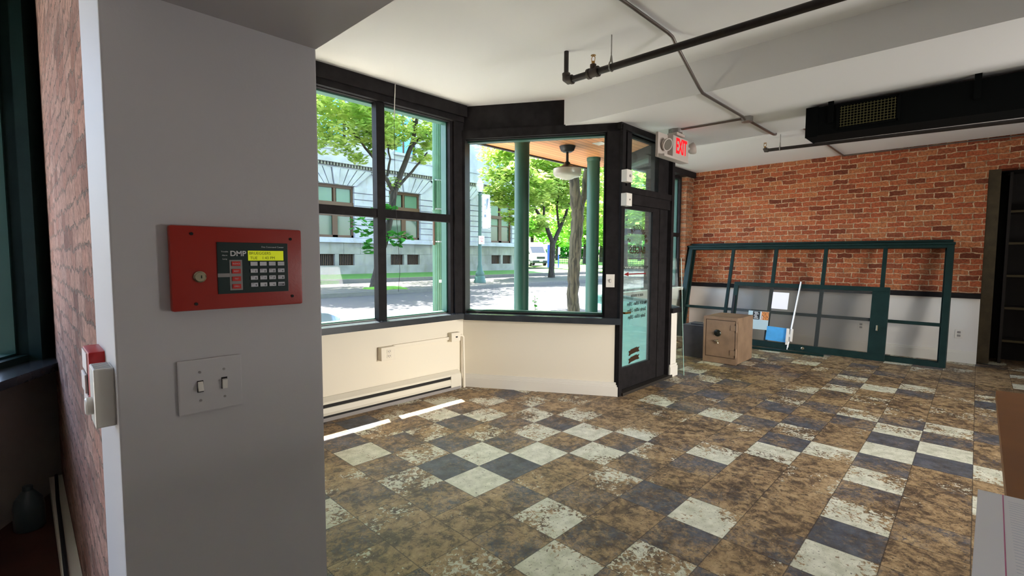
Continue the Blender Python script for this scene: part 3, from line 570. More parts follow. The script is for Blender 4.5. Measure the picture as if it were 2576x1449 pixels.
for x, ax in ((4.635, (-.25, -1, -.35)), (5.215, (.55, -.6, .25))):
    b = B(); b.lathe((x, 2.33 if x < 5 else 2.32, 2.585 if x < 5 else 2.63), [(.028, -.04), (.05, -.02), (.062, .01), (.064, .03), (.0, .03)], 22, ax); h = obj('lamp_head', b, 'exit_body', t, True)
    b = B(); b.lathe(Vector((x, 2.33 if x < 5 else 2.32, 2.585 if x < 5 else 2.63))+Vector(ax).normalized()*.0302, [(.054, 0), (.05, .004), (0, .006)], 22, ax); obj('lens', b, 'lens', h, True)
b = B(); b.cyl((5.09, 2.335, 2.62), (5.21, 2.325, 2.63), .014); obj('lamp_arm', b, 'exit_body', t)
# duct
t = thing('air_duct', 'black painted air duct with wire grille hung under soffit', 'duct', (5.08, -1, 2.5))
b = B(); b.prism([(1.15, 2.512), (1.15, 2.752), (-4.4, 2.70), (-4.4, 2.40)], 4.93, 5.24, 'x'); obj('duct_body', b, 'duct', t)
b = B(); b.box(4.922, 1.06, 2.50, 4.932, 1.155, 2.76); b.box(4.925, 1.15, 2.505, 5.245, 1.156, 2.757); obj('end_flange', b, 'duct', t)
b = B()
for i in range(17): y = .53+i*.0225; b.box(4.921, y, 2.55, 4.925, y+.004, 2.722)
for i in range(8): z = 2.555+i*.022; b.box(4.920, .525, z, 4.924, .90, z+.004)
obj('grille', b, 'grille', t)
b = B(); b.box(4.918, .51, 2.725, 4.93, .91, 2.74); b.box(4.918, .51, 2.535, 4.93, .91, 2.55); b.box(4.918, .50, 2.535, 4.93, .52, 2.74); b.box(4.918, .905, 2.535, 4.93, .925, 2.74); obj('grille_frame', b, 'duct', t)
for y in (.968, .06, -1.2): obj('strap', B().box(4.915, y-.02, 2.6, 4.932, y+.02, 2.785), 'duct', t)

# ---------------------------------------------------------------- safe and box
sx0, sx1, ya, yb = 6.585, 7.2, 2.238, 2.688
t = thing('safe', 'brown steel floor safe with black combination dial', 'safe', (6.9, 2.46, 0))
obj('body', B().box(sx0+.012, ya, .012, sx1, yb, .632, .006), 'safe', t)
b = B(); b.box(sx0, ya-.004, .595, sx0+.05, yb+.004, .636, .004); b.box(sx0, ya, .006, sx0+.03, yb, .085, .003); b.box(sx0, yb-.03, .085, sx0+.03, yb, .6, .002); b.box(sx0, ya, .085, sx0+.03, ya+.022, .6, .002); obj('front_frame', b, 'safe', t)
obj('door_gap', B().box(sx0+.006, ya+.02, .08, sx0+.02, yb-.025, .6), 'safe_dark', t)
dr = obj('door', B().box(sx0+.002, ya+.03, .092, sx0+.018, yb-.038, .588, .004), 'safe', t)
b = B(); b.lathe((sx0+.002, 2.493, .413), [(.044, 0), (.046, .006), (.040, .012), (.034, .016), (.021, .018), (.019, .036), (.0, .038)], 32, (-1, 0, 0)); dl = obj('combination_dial', b, 'dial', dr, True)
b = B(); b.lathe((sx0+.002, 2.493, .413), [(.05, 0), (.05, .003), (.0, .003)], 32, (-1, 0, 0)); obj('dial_ring', b, 'nickel', dr, True)
b = B(); b.lathe((sx0+.002, 2.498, .305), [(.022, 0), (.02, .006), (.008, .01), (.008, .03), (0, .031)], 20, (-1, 0, 0)); b.tube([(sx0-.024, 2.52, .31), (sx0-.028, 2.498, .305), (sx0-.026, 2.478, .288), (sx0-.024, 2.474, .27)], [.008, .01, .01, .007], 10); obj('handle', b, 'nickel', dr, True)
for z in (.50, .165):
    b = B(); b.box(sx0-.006, ya+.012, z-.035, sx0+.003, ya+.085, z+.035, .002); b.cyl((sx0-.002, ya+.008, z-.055), (sx0-.002, ya+.008, z+.06), .011, seg=12); obj('hinge', b, 'safe', t)
t = thing('steel_box', 'charcoal grey steel box on the floor behind the brown safe', 'box', (6.93, 2.9, 0))
obj('body', B().box(6.74, 2.74, 0, 7.16, 3.055, .452, .004), 'charcoal', t)
obj('lid', B().box(6.735, 2.735, .452, 7.165, 3.06, .466, .003), 'charcoal', t)
tag(obj('notebook', B().box(6.80, 2.74, .466, 7.0, 2.96, .484, .003), 'charcoal'), 'dark flat notebook lying on top of the charcoal box', 'notebook')
b = B(); b.box(7.01, 2.75, .466, 7.14, 2.90, .474); b.box(7.03, 2.76, .474, 7.13, 2.86, .482, R=None); b.lathe((7.08, 2.80, .482), [(.05, 0), (.04, .012), (.015, .03), (0, .034)], 7, wob=lambda a: 1+.25*math.sin(3*a)); tag(obj('paper_scrap', b, 'paper'), 'crumpled white paper on the far edge of charcoal box', 'paper')
for i, (x, y, L, a, lb) in enumerate(((7.5, 3.42, .5, 20, 'short raw wood strip on the floor nearer the glass sheet'), (7.85, 3.66, .45, 55, 'short raw wood strip on the floor below the right window'))):
    tag(obj('wood_strip', B(frame((x, y), a)).box(-L/2, -.025, 0, L/2, .025, .018), 'oldwood'), lb, 'wood strip', 'loose wood strips on the floor')

# ---------------------------------------------------------------- stack of window frames leaning on the brick wall
SLP = math.atan2(.46, 1.645); SLH = math.hypot(.46, 1.645)
def lean(x0, y0, ang):   # local x towards -Y (right in the view), y up the slope, z towards the room
    c, s = math.cos(ang), math.sin(ang)
    return Matrix(((0, s, -c, x0), (-1, 0, 0, y0), (0, c, s, 0.0), (0, 0, 0, 1)))
YL = 3.93
def bigframe(x0, dy, mulls, railv, label, top=.06, Lx=3.69, ang=SLP, H=SLH):
    T = lean(x0, YL+dy, ang); t = thing('window_frame_section', label, 'window frame', (x0, YL+dy-Lx/2, 0), 'dark green window frames leaning on the brick wall')
    for u in (0, Lx-.07): obj('stile', B(T).box(u, 0, -.05, u+.07, H, 0, .003), 'green_dark', t)
    obj('top_rail', B(T).box(.07, H-top, -.05, Lx-.07, H, .0, .003), 'green_dark', t); obj('bottom_rail', B(T).box(.07, 0, -.05, Lx-.07, .065, 0, .003), 'green_dark', t)
    obj('top_lip', B(T).box(-.01, H-.02, .0, Lx+.01, H+.012, .022, .003), 'green_dark', t)
    us = [.07]+[q for m_ in mulls for q in (m_-.025, m_+.025)]+[Lx-.07]
    for m_ in mulls: obj('mullion', B(T).box(m_-.025, .065, -.045, m_+.025, H-top, -.005, .002), 'green_dark', t)
    if railv:
        for i in range(0, len(us), 2): obj('crossbar', B(T).box(us[i], railv-.022, -.045, us[i+1], railv+.022, -.008, .002), 'green_dark', t)
    return t, T
mu = [YL-v for v in (3.121, 2.426, 1.717, .976)]
bigframe(8.40, 0, mu, .575, 'front dark green frame of the leaning stack, with crossbars')
bigframe(8.462, .045, [], 0, 'middle dark green frame of the leaning stack', Lx=3.74)
bigframe(8.524, -.01, [1.46], 0, 'rearmost dark green frame of leaning stack, against the brick wall', ang=SLP*.96, H=SLH+.035, Lx=3.66)
# glazed door on its side in front
AD = math.atan2(.24, 1.02); T = lean(8.34, 2.99, AD); HD = 1.055; LD = 2.12
t = thing('glazed_door', 'dark green glazed door lying on its side against the frames', 'door', (8.36, 1.9, 0))
obj('bottom_stile', B(T).box(0, 0, -.045, LD, .10, 0, .003), 'green_dark', t); obj('top_stile', B(T).box(0, HD-.065, -.045, LD, HD, 0, .003), 'green_dark', t)
obj('end_rail', B(T).box(0, .10, -.045, .07, HD-.065, 0, .003), 'green_dark', t); obj('end_rail', B(T).box(LD-.2, .10, -.045, LD, HD-.065, 0, .003), 'green_dark', t)
obj('tinted_pane', B(T).box(.07, .10, -.026, LD-.2, HD-.065, -.018), 'screen', t)
b = B(T); b.lathe((1.12, .05, 0), [(.022, 0), (.022, .006), (.012, .01), (0, .011)], 18, (0, 0, 1)); obj('lock_cylinder', b, 'nickel', t, True)
b = B(T); b.box(LD-.12, .42, 0, LD-.10, .50, .02, .003); obj('latch', b, 'nickel', t)
b = B(T); b.box(.015, .5, 0, .05, .82, .018, .003); obj('pull_handle', b, 'cable', t)
b = B(T); b.box(.35, 0.0, .001, 1.0, .035, .03); obj('weather_strip', b, 'green_dark', t)
def card(name, u, v, w, h, m, label, cat, z=.001, th=.003, rot=0):
    o = obj(name, B(T @ Matrix.Translation((u, v, z)) @ Matrix.Rotation(math.radians(rot), 4, 'Z')).box(0, 0, 0, w, h, th), m); return tag(o, label, cat)
card('paper_sheet', 2.99-2.375, .64, .235, .27, 'paper', 'blank white sheet on the tinted glass of the leaning door', 'paper', -.0175, .002, -1)
card('blue_card', .585, .12, .30, .225, 'bluecard', 'bright blue card standing at foot of the tinted glass door', 'card', .004, .004, -2)
t = thing('poster_board', 'pale blue poster board with two prints beside the brown safe', 'poster', tuple(T @ Vector((.45, .28, 0))))
obj('board', B(T).box(.285, .275, .001, .60, .575, .005), 'poster', t)
obj('dark_print', B(T).box(.355, .435, .005, .465, .572, .006), 'ink', t); obj('colour_print', B(T).box(.475, .435, .005, .60, .572, .006), 'photo_o', t)
text('print_lettering', 'BAKE\nSHOP\nDAILY' if False else '', 'inkw', t, Matrix.Identity(4), .03) if False else None
b = B(T)
for i in range(5): b.box(.375+.01*(i % 2), .45+i*.024, .006, .445-.012*(i % 3), .462+i*.024, .0065)
obj('print_marks', b, 'inkw', t)
b = B(T); b.box(.475, .44, .006, .49, .57, .0065); b.box(.50, .44, .006, .508, .5, .0065); obj('print_border', b, 'inkw', t)
t = thing('white_pole', 'long thin white pole with bracket head leaning on the tinted door', 'pole', (8.33, 2.06, .02))
p0, p1 = T @ Vector((2.99-2.075, .0, .02)), T @ Vector((2.99-1.978, 1.085, .02))
b = B(); b.tube([p0, p1], .0125, 8); obj('shaft', b, 'alu', t, True)
b = B(T); b.box(.885, .12, .012, .925, .33, .05, .004); b.box(.945, .13, .012, .975, .33, .05, .004); b.box(.905, .20, .01, .955, .24, .045, .003); obj('bracket_head', b, 'white_pl', t)
b = B(T); b.box(.885, .075, .012, .92, .125, .04, .003); obj('clip', b, 'white_pl', t)
# loose planks under the door edge
b = B(frame((8.12, 2.1), -86)); b.box(-.75, -.05, 0, .55, .02, .03); tag(obj('green_batten', b, 'green_dark'), 'dark green batten on the floor along the leaning door', 'batten')

# leaning sheet of glass behind the door stub
T = FR @ Matrix.Translation((-.07, -.105, 0)) @ Matrix.Rotation(math.radians(-3.2), 4, 'X')
t = thing('glass_sheet', 'loose clear glass sheet leaning behind the alcove end wall', 'glass sheet', tuple(T @ Vector((.4, 0, 0))))
obj('pane', B(T).box(0.004, 0, 0, .8, .006, 1.43), 'clear', t); obj('polished_edge', B(T).box(0, 0, 0, .004, .006, 1.43), 'clear_edge', t)

# ---------------------------------------------------------------- shelving in the dark recess
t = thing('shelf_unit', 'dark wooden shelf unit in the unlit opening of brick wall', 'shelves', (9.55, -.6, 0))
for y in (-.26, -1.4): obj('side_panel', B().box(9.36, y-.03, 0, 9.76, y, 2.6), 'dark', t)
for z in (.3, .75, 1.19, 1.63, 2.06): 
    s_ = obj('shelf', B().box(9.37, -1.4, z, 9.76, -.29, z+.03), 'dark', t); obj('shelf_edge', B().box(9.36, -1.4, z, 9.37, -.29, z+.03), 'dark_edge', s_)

# ---------------------------------------------------------------- counter and paper at right
t = thing('counter', 'brown laminate counter with white side at right edge', 'counter', (1.3, -.6, 0))
obj('countertop', B().prism([(.25, -.055), (2.26, -.064), (2.26, -.75), (.25, -.75)], .972, .998), 'woodb', t)
obj('side_panel', B().box(.3, -.10, 0, 1.56, -.078, .972), 'paint', t); obj('end_panel', B().box(2.1, -.72, 0, 2.13, -.34, .972), 'paint', t); obj('back_panel', B().box(.3, -.72, 0, 2.1, -.70, .972), 'paint', t)
t = thing('paper_pad', 'torn ruled sheet with red margin lying on the brown counter', 'paper', (1.1, -.12, .998))
def padz(y): return .9995+.012*max(0, min(1, (-.02-y+0)/.04)) if False else .9995
edge = [(1.252, -.021)]+[(1.253+(.010 if i % 2 else 0)+.004*i/8, -.083-.0085*i) for i in range(18)]
b = B(); b.prism([(.86, -.014), (1.252, -.021), (1.256, -.08)]+edge[1:]+[(.90, -.236)], .9985, .9995); obj('sheet', b, 'paper', t)
mg = mat('pink_margin_ink', (206, 120, 160), .7); ln = mat('blue_rule_ink', (170, 180, 205), .7)
obj('margin_line', B().prism([(.86, -.047), (1.255, -.0535), (1.255, -.0550), (.86, -.0485)], .9995, .9997), mg, t)
b = B()
for i in range(32): b.box(.90+i*.0105, -.235, .9995, .9006+i*.0105, -.06, .9996)
obj('ruled_lines', b, ln, t)

# ================================================================ OUTSIDE
# canopy over the recessed entry, its two columns and the shop's own cornice
b = B(); b.prism([(3.42, 4.24), (4.2, 2.79), (5.6, 2.79), (6.42, 4.22), (6.5, 4.24), (6.3, 4.50), (3.62, 4.50)], 2.85, 2.93); struct('canopy_soffit', b, 'cedar')
b = B(); b.box(3.60, 4.50, 2.83, 6.35, 4.54, 3.1); struct('canopy_fascia', b, 'fixture')
b = B(); b.box(.2, 4.22, 3.03, 3.6, 4.54, 3.35); b.box(6.35, 4.22, 3.03, 12, 4.54, 3.35); b.box(3.6, 4.22, 2.94, 6.35, 4.54, 3.35); b.box(-3, 2.2, 2.96, .2, 4.54, 3.35); struct('cornice', b, 'teal')  # last box: unseen slab over the left window, added to block skylight
b = B(); b.box(-3, 4.24, 3.35, 12, 4.5, 6.5); struct('wall_upper_front', b, 'teal')
for x, lb in ((4.283, 'green round canopy column left of the hanging porch lamp'), (5.78, 'green round canopy column right of the hanging porch lamp')):
    t = thing('porch_column', lb, 'column', (x, 4.0, -.3), 'green columns of the entry porch')
    obj('shaft', B().lathe((x, 4.0, -.2), [(.09, 0), (.09, 3.02)], 28), 'teal', t, True); obj('base', B().lathe((x, 4.0, -.3), [(.13, 0), (.13, .06), (.10, .10)], 28), 'teal', t, True)
    obj('capital', B().lathe((x, 4.0, 2.80), [(.092, 0), (.098, .015), (.098, .05)], 28), 'teal', t, True)
lx, ly = 4.95, 3.83
t = thing('porch_lamp', 'schoolhouse ceiling lamp with white glass shade under wooden canopy', 'ceiling lamp', (lx, ly, 2.42))
b = B(); b.lathe((lx, ly, 2.775), [(.055, 0), (.085, .02), (.1, .06), (.105, .076)], 24); obj('ceiling_cup', b, 'fixture', t, True)
b = B(); b.lathe((lx, ly, 2.56), [(.165, 0), (.16, .012), (.09, .035), (.045, .06), (.035, .085), (.018, .1), (.016, .22)], 24); obj('fitter', b, 'fixture', t, True)
b = B(); b.lathe((lx, ly, 2.425), [(.02, 0), (.07, .012), (.11, .035), (.15, .04), (.168, .055), (.178, .08), (.18, .137), (.165, .14)], 28); obj('glass_shade', b, 'opal', t, True)
t = thing('soffit_plate', 'small white plate on the cedar canopy right of porch lamp', 'plate', (4.95, 3.3, 2.84))
obj('plate', B().box(5.02, 3.36, 2.842, 5.16, 3.50, 2.85), 'white_pl', t)

# ground
GZ = -.34
struct('sidewalk_near', B().prism([(-12, 4.23), (3.39, 4.23), (4.2, 2.8), (5.6, 2.8), (6.42, 4.23), (40, 4.23), (40, 7.1), (-12, 7.1)], GZ-.2, GZ), 'walk')
struct('kerb_near', B().box(-12, 7.1, -.6, 34, 7.25, GZ), 'kerb')
b = B(); b._add([(-12, 7.25, -.46), (34, 7.25, -.46), (34, 18.25, -.20), (-12, 18.25, -.20), (-12, 7.25, -.8), (34, 7.25, -.8), (34, 18.25, -.8), (-12, 18.25, -.8)], [(0, 1, 2, 3), (7, 6, 5, 4), (0, 4, 5, 1), (1, 5, 6, 2), (2, 6, 7, 3), (3, 7, 4, 0)]); struct('road', b, 'asphalt')
struct('kerb_far', B().box(-12, 18.25, -.6, 34, 18.42, -.03), 'kerb')
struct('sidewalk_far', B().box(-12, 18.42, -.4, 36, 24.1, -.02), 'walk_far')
b = B(); b.box(13.0, 24.1, -.1, 36, 24.4, .2); b.prism([(12.7, 24.1), (13.0, 24.1), (13.0, 24.4), (8, 26.2), (7.8, 25.9)], -.1, .2); struct('kerb_lawn', b, 'kerb')
b = B(); b._add([(8, 24.4, -.3), (36, 24.4, -.3), (36, 29.5, -.3), (8, 29.5, -.3), (8, 24.4, .14), (36, 24.4, .14), (36, 29.5, .33), (8, 29.5, .33)], [(0, 1, 2, 3), (4, 7, 6, 5), (0, 4, 5, 1), (1, 5, 6, 2), (2, 6, 7, 3), (3, 7, 4, 0)]); struct('lawn', b, 'grass')
b = B(); b._add([(34, 4, -.5), (52, 4, -.2), (52, 90, .75), (36, 90, .75), (36, 29.5, .4), (36, 18, -.2)], [(0, 1, 2, 3, 4, 5)]); struct('side_street', b, 'asphalt')
b = B(); b._add([(36, 24.4, .16), (40.5, 25.4, .18), (42, 33, .45), (41, 60, .5), (36, 60, .5), (36, 24.4, -.3), (40.5, 25.4, -.3), (42, 33, -.3), (41, 60, -.3), (36, 60, -.3)], [(0, 1, 2, 3, 4), (9, 8, 7, 6, 5)]+[(i, (i+1) % 5, 5+(i+1) % 5, 5+i) for i in range(5)]); struct('lawn_corner', b, 'grass_sun')
b = B(); b._add([(52, 0, -.1), (140, 0, .8), (140, 130, 1.6), (36, 130, 1.2), (52, 60, .75)], [(0, 1, 2, 3, 4)]); struct('park_ground', b, 'grass_sun')
t = thing('park_fence', 'low black iron fence along the sunny park lawn', 'fence', (52.5, 40, .5))
b = B()
for i in range(120): y = 22+i*.32; b.box(52.48, y, .2+.012*(y-20), 52.51, y+.03, 1.25+.010*(y-20))
o = obj('pickets', b, 'fence', t); o['kind'] = 'stuff'
b = B(); b._add([(52.46, 22, 1.2), (52.53, 22, 1.2), (52.53, 60.4, 1.58), (52.46, 60.4, 1.58), (52.46, 22, 1.26), (52.53, 22, 1.26), (52.53, 60.4, 1.64), (52.46, 60.4, 1.64)], [(0, 1, 2, 3), (4, 7, 6, 5), (0, 4, 5, 1), (1, 5, 6, 2), (2, 6, 7, 3), (3, 7, 4, 0)]); obj('top_rail', b, 'fence', t)

# granite civic building across the street
BY = 29.0
t = thing('civic_building', 'grey granite civic building with brown windows across the street', 'building', (18, BY, .2))
XL, XR = 6.0, 30.6
bays = [(7.75+4.92*i-.0, 10.3+4.92*i-.0) for i in range(5)]    # window openings
bays = [(7.85, 10.4), (12.75, 15.2), (17.72, 20.3), (22.45, 25.0), (27.25, 29.75)]
b = B(); b.box(XL, BY+.35, .2, XR, BY+8, 16.0); obj('core_wall', b, 'stone_b', t)
b = B(); b.box(XL-.1, BY-.22, .1, XR+.2, BY+.4, .86); obj('plinth', b, 'stone_b', t)
b = B(); gaps = []
for x0, x1 in bays: c = (x0+x1)/2; gaps += [(c-1.22, c-.16), (c+.10, c+1.16)]
xs = [XL]+[q for g in gaps for q in g]+[XR+.1]
for i in range(0, len(xs), 2): b.box(xs[i], BY-.12, .86, xs[i+1], BY+.4, 1.57)
x = XL
k = 0
while x < XR:
    w = 1.15+.5*((k*7) % 3)/2; b.box(x+.008, BY-.12, 1.58, min(x+w, XR+.1)-.008, BY+.4, 2.30); x += w; k += 1
obj('base_course', b, 'stone_b', t)
for i in range(0, len(gaps)):
    g = gaps[i]; f = obj('basement_window', B().box(g[0], BY+.2, .86, g[1], BY+.36, 1.57), 'hole', t); b = B()
    for j in range(9): xx = g[0]+.06+j*(g[1]-g[0]-.12)/8; b.box(xx-.018, BY+.06, .86, xx+.018, BY+.09, 1.57)
    obj('bars', b, 'winframe', f)
b = B(); b.box(XL, BY-.26, 2.30, XR+.25, BY+.4, 2.40); b.box(XL, BY-.18, 2.40, XR+.18, BY+.4, 2.62); obj('water_table', b, 'stone', t)
ch = .47; b = B(); xs = [XL]+[q for g in bays for q in g]+[XR+.1]
for i in range(0, len(xs), 2):
    n = 8
    for j in range(n):
        z0 = 2.64+j*.412; b.box(xs[i], BY-.10, z0, xs[i+1], BY+.4, z0+.355)
    b.box(xs[i]+.03, BY, 2.62, xs[i+1]-.03, BY+.4, 7.0)
obj('rusticated_piers', b, 'stone', t)
# flat arches of long wedge stones
b = B()
for x0, x1 in bays:
    c = (x0+x1)/2; n = 9; w = (x1-x0+.5)
    for j in range(n):
        u0, u1 = -.5+j/n, -.5+(j+1)/n
        pts = [(c+u0*w*.92+.02, 5.92), (c+u1*w*.92-.02, 5.92), (c+u1*w*1.75-.035, 6.95), (c+u0*w*1.75+.035, 6.95)]
        d = BY-.12-(.10 if j == n//2 else 0); b.prism(pts, d, BY+.4, 'y')
obj('flat_arches', b, 'stone', t)
b = B(); b.box(XL, BY+.03, 5.9, XR, BY+.4, 7.0); b.box(XL, BY-.05, 6.95, XR+.1, BY+.4, 7.06); b.box(XL, BY-.30, 7.24, XR+.3, BY+.4, 7.42); b.box(XL, BY-.22, 7.42, XR+.2, BY+.4, 7.9); b.box(XL, BY-.05, 7.9, XR+.1, BY+.4, 8.05); obj('cornice', b, 'stone', t)
b = B(); x = XL
while x < XR: b.box(x, BY-.20, 7.06, x+.11, BY+.3, 7.24); x += .2
o = obj('dentils', b, 'stone_b', t); o['kind'] = 'stuff'
b = B(); ups = [(8.2, 10.0), (13.1, 14.7), (18.2, 19.9), (22.5, 24.2), (27.6, 29.3)]; xs = [XL]+[q for g in ups for q in g]+[XR+.1]
for i in range(0, len(xs), 2): b.box(xs[i], BY-.02, 8.05, xs[i+1], BY+.4, 14.5); b.box(xs[i], BY-.15, 8.05, xs[i]+.55, BY+.4, 14.5); b.box(xs[i+1]-.55, BY-.15, 8.05, xs[i+1], BY+.4, 14.5)
b.box(XL, BY-.1, 8.05, XR+.1, BY+.4, 8.45); b.box(XL, BY-.4, 14.5, XR+.4, BY+.4, 15.2); obj('upper_wall', b, 'stone', t)
b = B()
for g in ups: b.box(g[0]-.15, BY-.22, 8.38, g[1]+.15, BY+.3, 8.56)
obj('upper_sills', b, 'stone', t)
for g in ups:
    f = obj('upper_window', B().box(g[0], BY+.15, 8.5, g[1], BY+.3, 13.5), 'winframe', t)
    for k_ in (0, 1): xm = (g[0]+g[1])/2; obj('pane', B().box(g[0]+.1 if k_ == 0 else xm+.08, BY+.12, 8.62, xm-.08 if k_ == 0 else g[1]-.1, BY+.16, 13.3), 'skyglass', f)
for x0, x1 in bays:
    b = B(); c = (x0+x1)/2
    for a0, a1 in ((x0, x0+.14), (x1-.14, x1), (c-.17, c+.17)): b.box(a0, BY+.12, 2.64, a1, BY+.3, 4.62)
    for a0, a1 in ((x0, x0+.14), (x1-.14, x1), (c-.07, c+.07)): b.box(a0, BY+.12, 4.85, a1, BY+.3, 5.92)
    b.box(x0, BY+.05, 4.60, x1, BY+.3, 4.86); b.box(x0, BY+.12, 2.62, x1, BY+.3, 2.78); b.box(x0, BY+.1, 5.72, x1, BY+.3, 5.92)
    b.box(x0+.1, BY+.15, 3.98, x1-.1, BY+.26, 4.05)
    f = obj('window_frame', b, 'winframe', t)
    for a0, a1 in ((x0+.14, c-.15), (c+.15, x1-.14)):
        obj('upper_pane', B().box(a0, BY+.2, 4.86, a1, BY+.24, 5.72), 'blind', f); obj('lower_pane', B().box(a0, BY+.2, 2.78, a1, BY+.24, 4.0), 'bldgglass', f); obj('middle_pane', B().box(a0, BY+.2, 4.04, a1, BY+.24, 4.6), 'blind', f)

# foliage and trees
def leaves(blobs, size, seed, flat=.55, el=2.2):
    r = random.Random(seed); V = []; F = []
    for (cx, cy_, cz, rx, ry, rz, n) in blobs:
        for _ in range(n):
            while True:
                x, y, z = r.uniform(-1, 1), r.uniform(-1, 1), r.uniform(-1, 1); d = x*x+y*y+z*z
                if .12 < d < 1: break
            p = Vector((cx+x*rx, cy_+y*ry, cz+z*rz)); s = size*r.uniform(.55, 1.35)
            a = r.uniform(0, 2*PI); d1 = Vector((math.cos(a), math.sin(a), r.uniform(-.7, .35))).normalized(); d2 = d1.cross(Vector((r.uniform(-1, 1)*(1-flat), r.uniform(-1, 1)*(1-flat), 1))).normalized()
            a_, b_ = d1*s*el*.5, d2*s*.5; i = len(V); V += [p-a_, p-a_*.2+b_, p+a_*.55+b_*.75, p+a_, p+a_*.5-b_*.8, p-a_*.25-b_]; F.append((i, i+1, i+2, i+3, i+4, i+5))
    return V, F
def foliage(name, par, blobs, size, m, seed, **k):
    V, F = leaves(blobs, size, seed, **k); off = Vector(par['_o']); me = bpy.data.meshes.new(name); me.from_pydata([v-off for v in V], [], F); me.materials.append(M[m]); o = bpy.data.objects.new(name, me); C.objects.link(o); o.parent = par; return o
def sub(pts, n=3):  # light wobble between nodes
    out = []
    for a, b_ in zip(pts[:-1], pts[1:]):
        for i in range(n):
            f = i/n; out.append(tuple(a[k]+(b_[k]-a[k])*f+(rnd.uniform(-.02, .02)*(1 if k < 2 else 0)) for k in range(4 if len(a) > 3 else 3)))
    out.append(pts[-1]); return out
def limbs(par, lists, m, seg=10, wob=3):
    for nm, L in lists:
        L = sub(L, wob); b = B(); b.tube([p[:3] for p in L], [p[3] for p in L], seg); obj(nm, b, m, par, True)
def clump(c, R, n, k, sq=.7, seed=1):   # many small sprays on a rounded crown
    r = random.Random(seed); out = []
    for _ in range(k):
        while True:
            v = Vector((r.uniform(-1, 1), r.uniform(-1, 1), r.uniform(-1, 1)))
            if .25 < v.length < 1: break
        s = R*r.uniform(.16, .30); out.append((c[0]+v.x*R, c[1]+v.y*R, c[2]+v.z*R*sq, s*1.3, s*1.3, s*.6, n))
    return out
# street tree seen in the four-pane window
t = thing('street_tree', 'locust tree with forked leaning trunk seen through four-pane window', 'tree', (11.4, 20, -.02))
limbs(t, [('trunk', [(11.4, 20, -.05, .22), (11.55, 20, .6, .17), (11.75, 20, 1.4, .16), (12.1, 20, 2.4, .15), (12.42, 20, 3.6, .15), (12.56, 20, 4.55, .16)]),
 ('branch', [(12.56, 20, 4.5, .14), (12.8, 20, 5.1, .13), (13.25, 20, 6.1, .12), (13.65, 20, 7.1, .10), (13.9, 20, 8.3, .08), (14.1, 20, 9.6, .05)]),
 ('branch', [(12.5, 20, 4.5, .10), (12.1, 20, 5.1, .08), (11.6, 20, 5.8, .06), (10.9, 20.1, 6.6, .05), (10.2, 20.1, 7.2, .03)]),
 ('branch', [(12.6, 20, 4.6, .09), (13.2, 20, 5.2, .07), (13.7, 19.9, 5.8, .055), (14.4, 19.9, 6.6, .035)]),
 ('branch', [(13.4, 20, 6.6, .07), (14.1, 20, 7.3, .06), (14.9, 20, 7.8, .045), (15.6, 20, 8.0, .03)]),
 ('branch', [(12.2, 20, 5.2, .06), (12.35, 20, 6.0, .045), (12.2, 20, 6.9, .03)])], 'bark_d')
bl = clump((10.0, 20, 8.2), 2.6, 95, 66, .8, 3)+clump((13.1, 20, 8.8), 2.5, 85, 60, .8, 4)+clump((11.8, 20.4, 7.2), 1.2, 60, 14, .7, 8)+clump((14.6, 19.8, 6.6), 1.1, 55, 13, .7, 5)+clump((11.4, 20, 6.4), 1.3, 45, 11, .6, 6)+clump((12.8, 20.3, 11.2), 3.4, 60, 40, .6, 7)+clump((10.5, 24, 10.8), 3.6, 60, 44, .5, 9)+clump((17.5, 23, 11.5), 4, 60, 40, .5, 10)
bl += [(12.55, 20, 4.9, .35, .3, .3, 40), (9.9, 19.7, 6.3, .8, .6, .25, 70)]
foliage('foliage', t, bl, .13, 'leaf', 1)
t = thing('sapling', 'low broad-leaved sapling growing round the forked street tree', 'sapling', (11.3, 19.6, -.02))
limbs(t, [('stem', [(11.45, 19.6, -.02, .03), (11.4, 19.6, 1.5, .025), (11.5, 19.6, 3.0, .02)])], 'bark_d', 6)
foliage('foliage', t, [(10.7, 19.5, 2.75, .75, .4, .5, 60), (10.9, 19.5, 1.85, .35, .3, .35, 28), (12.4, 19.5, 2.3, .85, .4, .4, 60), (11.9, 19.5, 3.5, .55, .4, .4, 45), (11.3, 19.5, 3.4, .3, .3, .3, 20)], .26, 'leaf_d', 2, el=1.5)
o = obj('grass_tuft', B().lathe((11.6, 19.3, -.02), [(.9, 0), (.8, .06), (.4, .09), (0, .1)], 12, wob=lambda a: 1+.3*math.sin(5*a)), 'grass_sun'); tag(o, 'sunny grass patch at foot of the forked street tree', 'grass')
# street tree left of the big trunk
t = thing('street_tree', 'dark-trunked tree forking into a Y on the far sidewalk', 'tree', (26.5, 21.8, -.02))
limbs(t, [('trunk', [(26.5, 21.8, -.05, .27), (26.5, 21.8, .5, .21), (26.55, 21.8, 1.5, .2), (26.6, 21.8, 2.6, .22)]),
 ('branch', [(26.55, 21.8, 2.5, .17), (25.9, 21.8, 3.6, .14), (25.2, 21.8, 4.3, .11), (24.3, 21.8, 5.1, .09), (23.4, 21.8, 5.6, .06), (22.4, 21.8, 6.2, .04)]),
 ('branch', [(26.7, 21.8, 2.5, .17), (27.4, 21.8, 3.5, .14), (28.0, 21.8, 4.4, .11), (28.8, 21.8, 6.2, .09), (29.3, 21.8, 8.2, .05)]),
 ('branch', [(25.6, 21.8, 4.0, .10), (25.6, 21.8, 5.0, .08), (25.0, 21.8, 6.4, .06), (24.8, 21.8, 8.0, .04)]),
 ('branch', [(27.3, 21.8, 3.6, .09), (27.0, 21.8, 5.0, .07), (27.4, 21.8, 6.8, .04)])], 'bark_d')
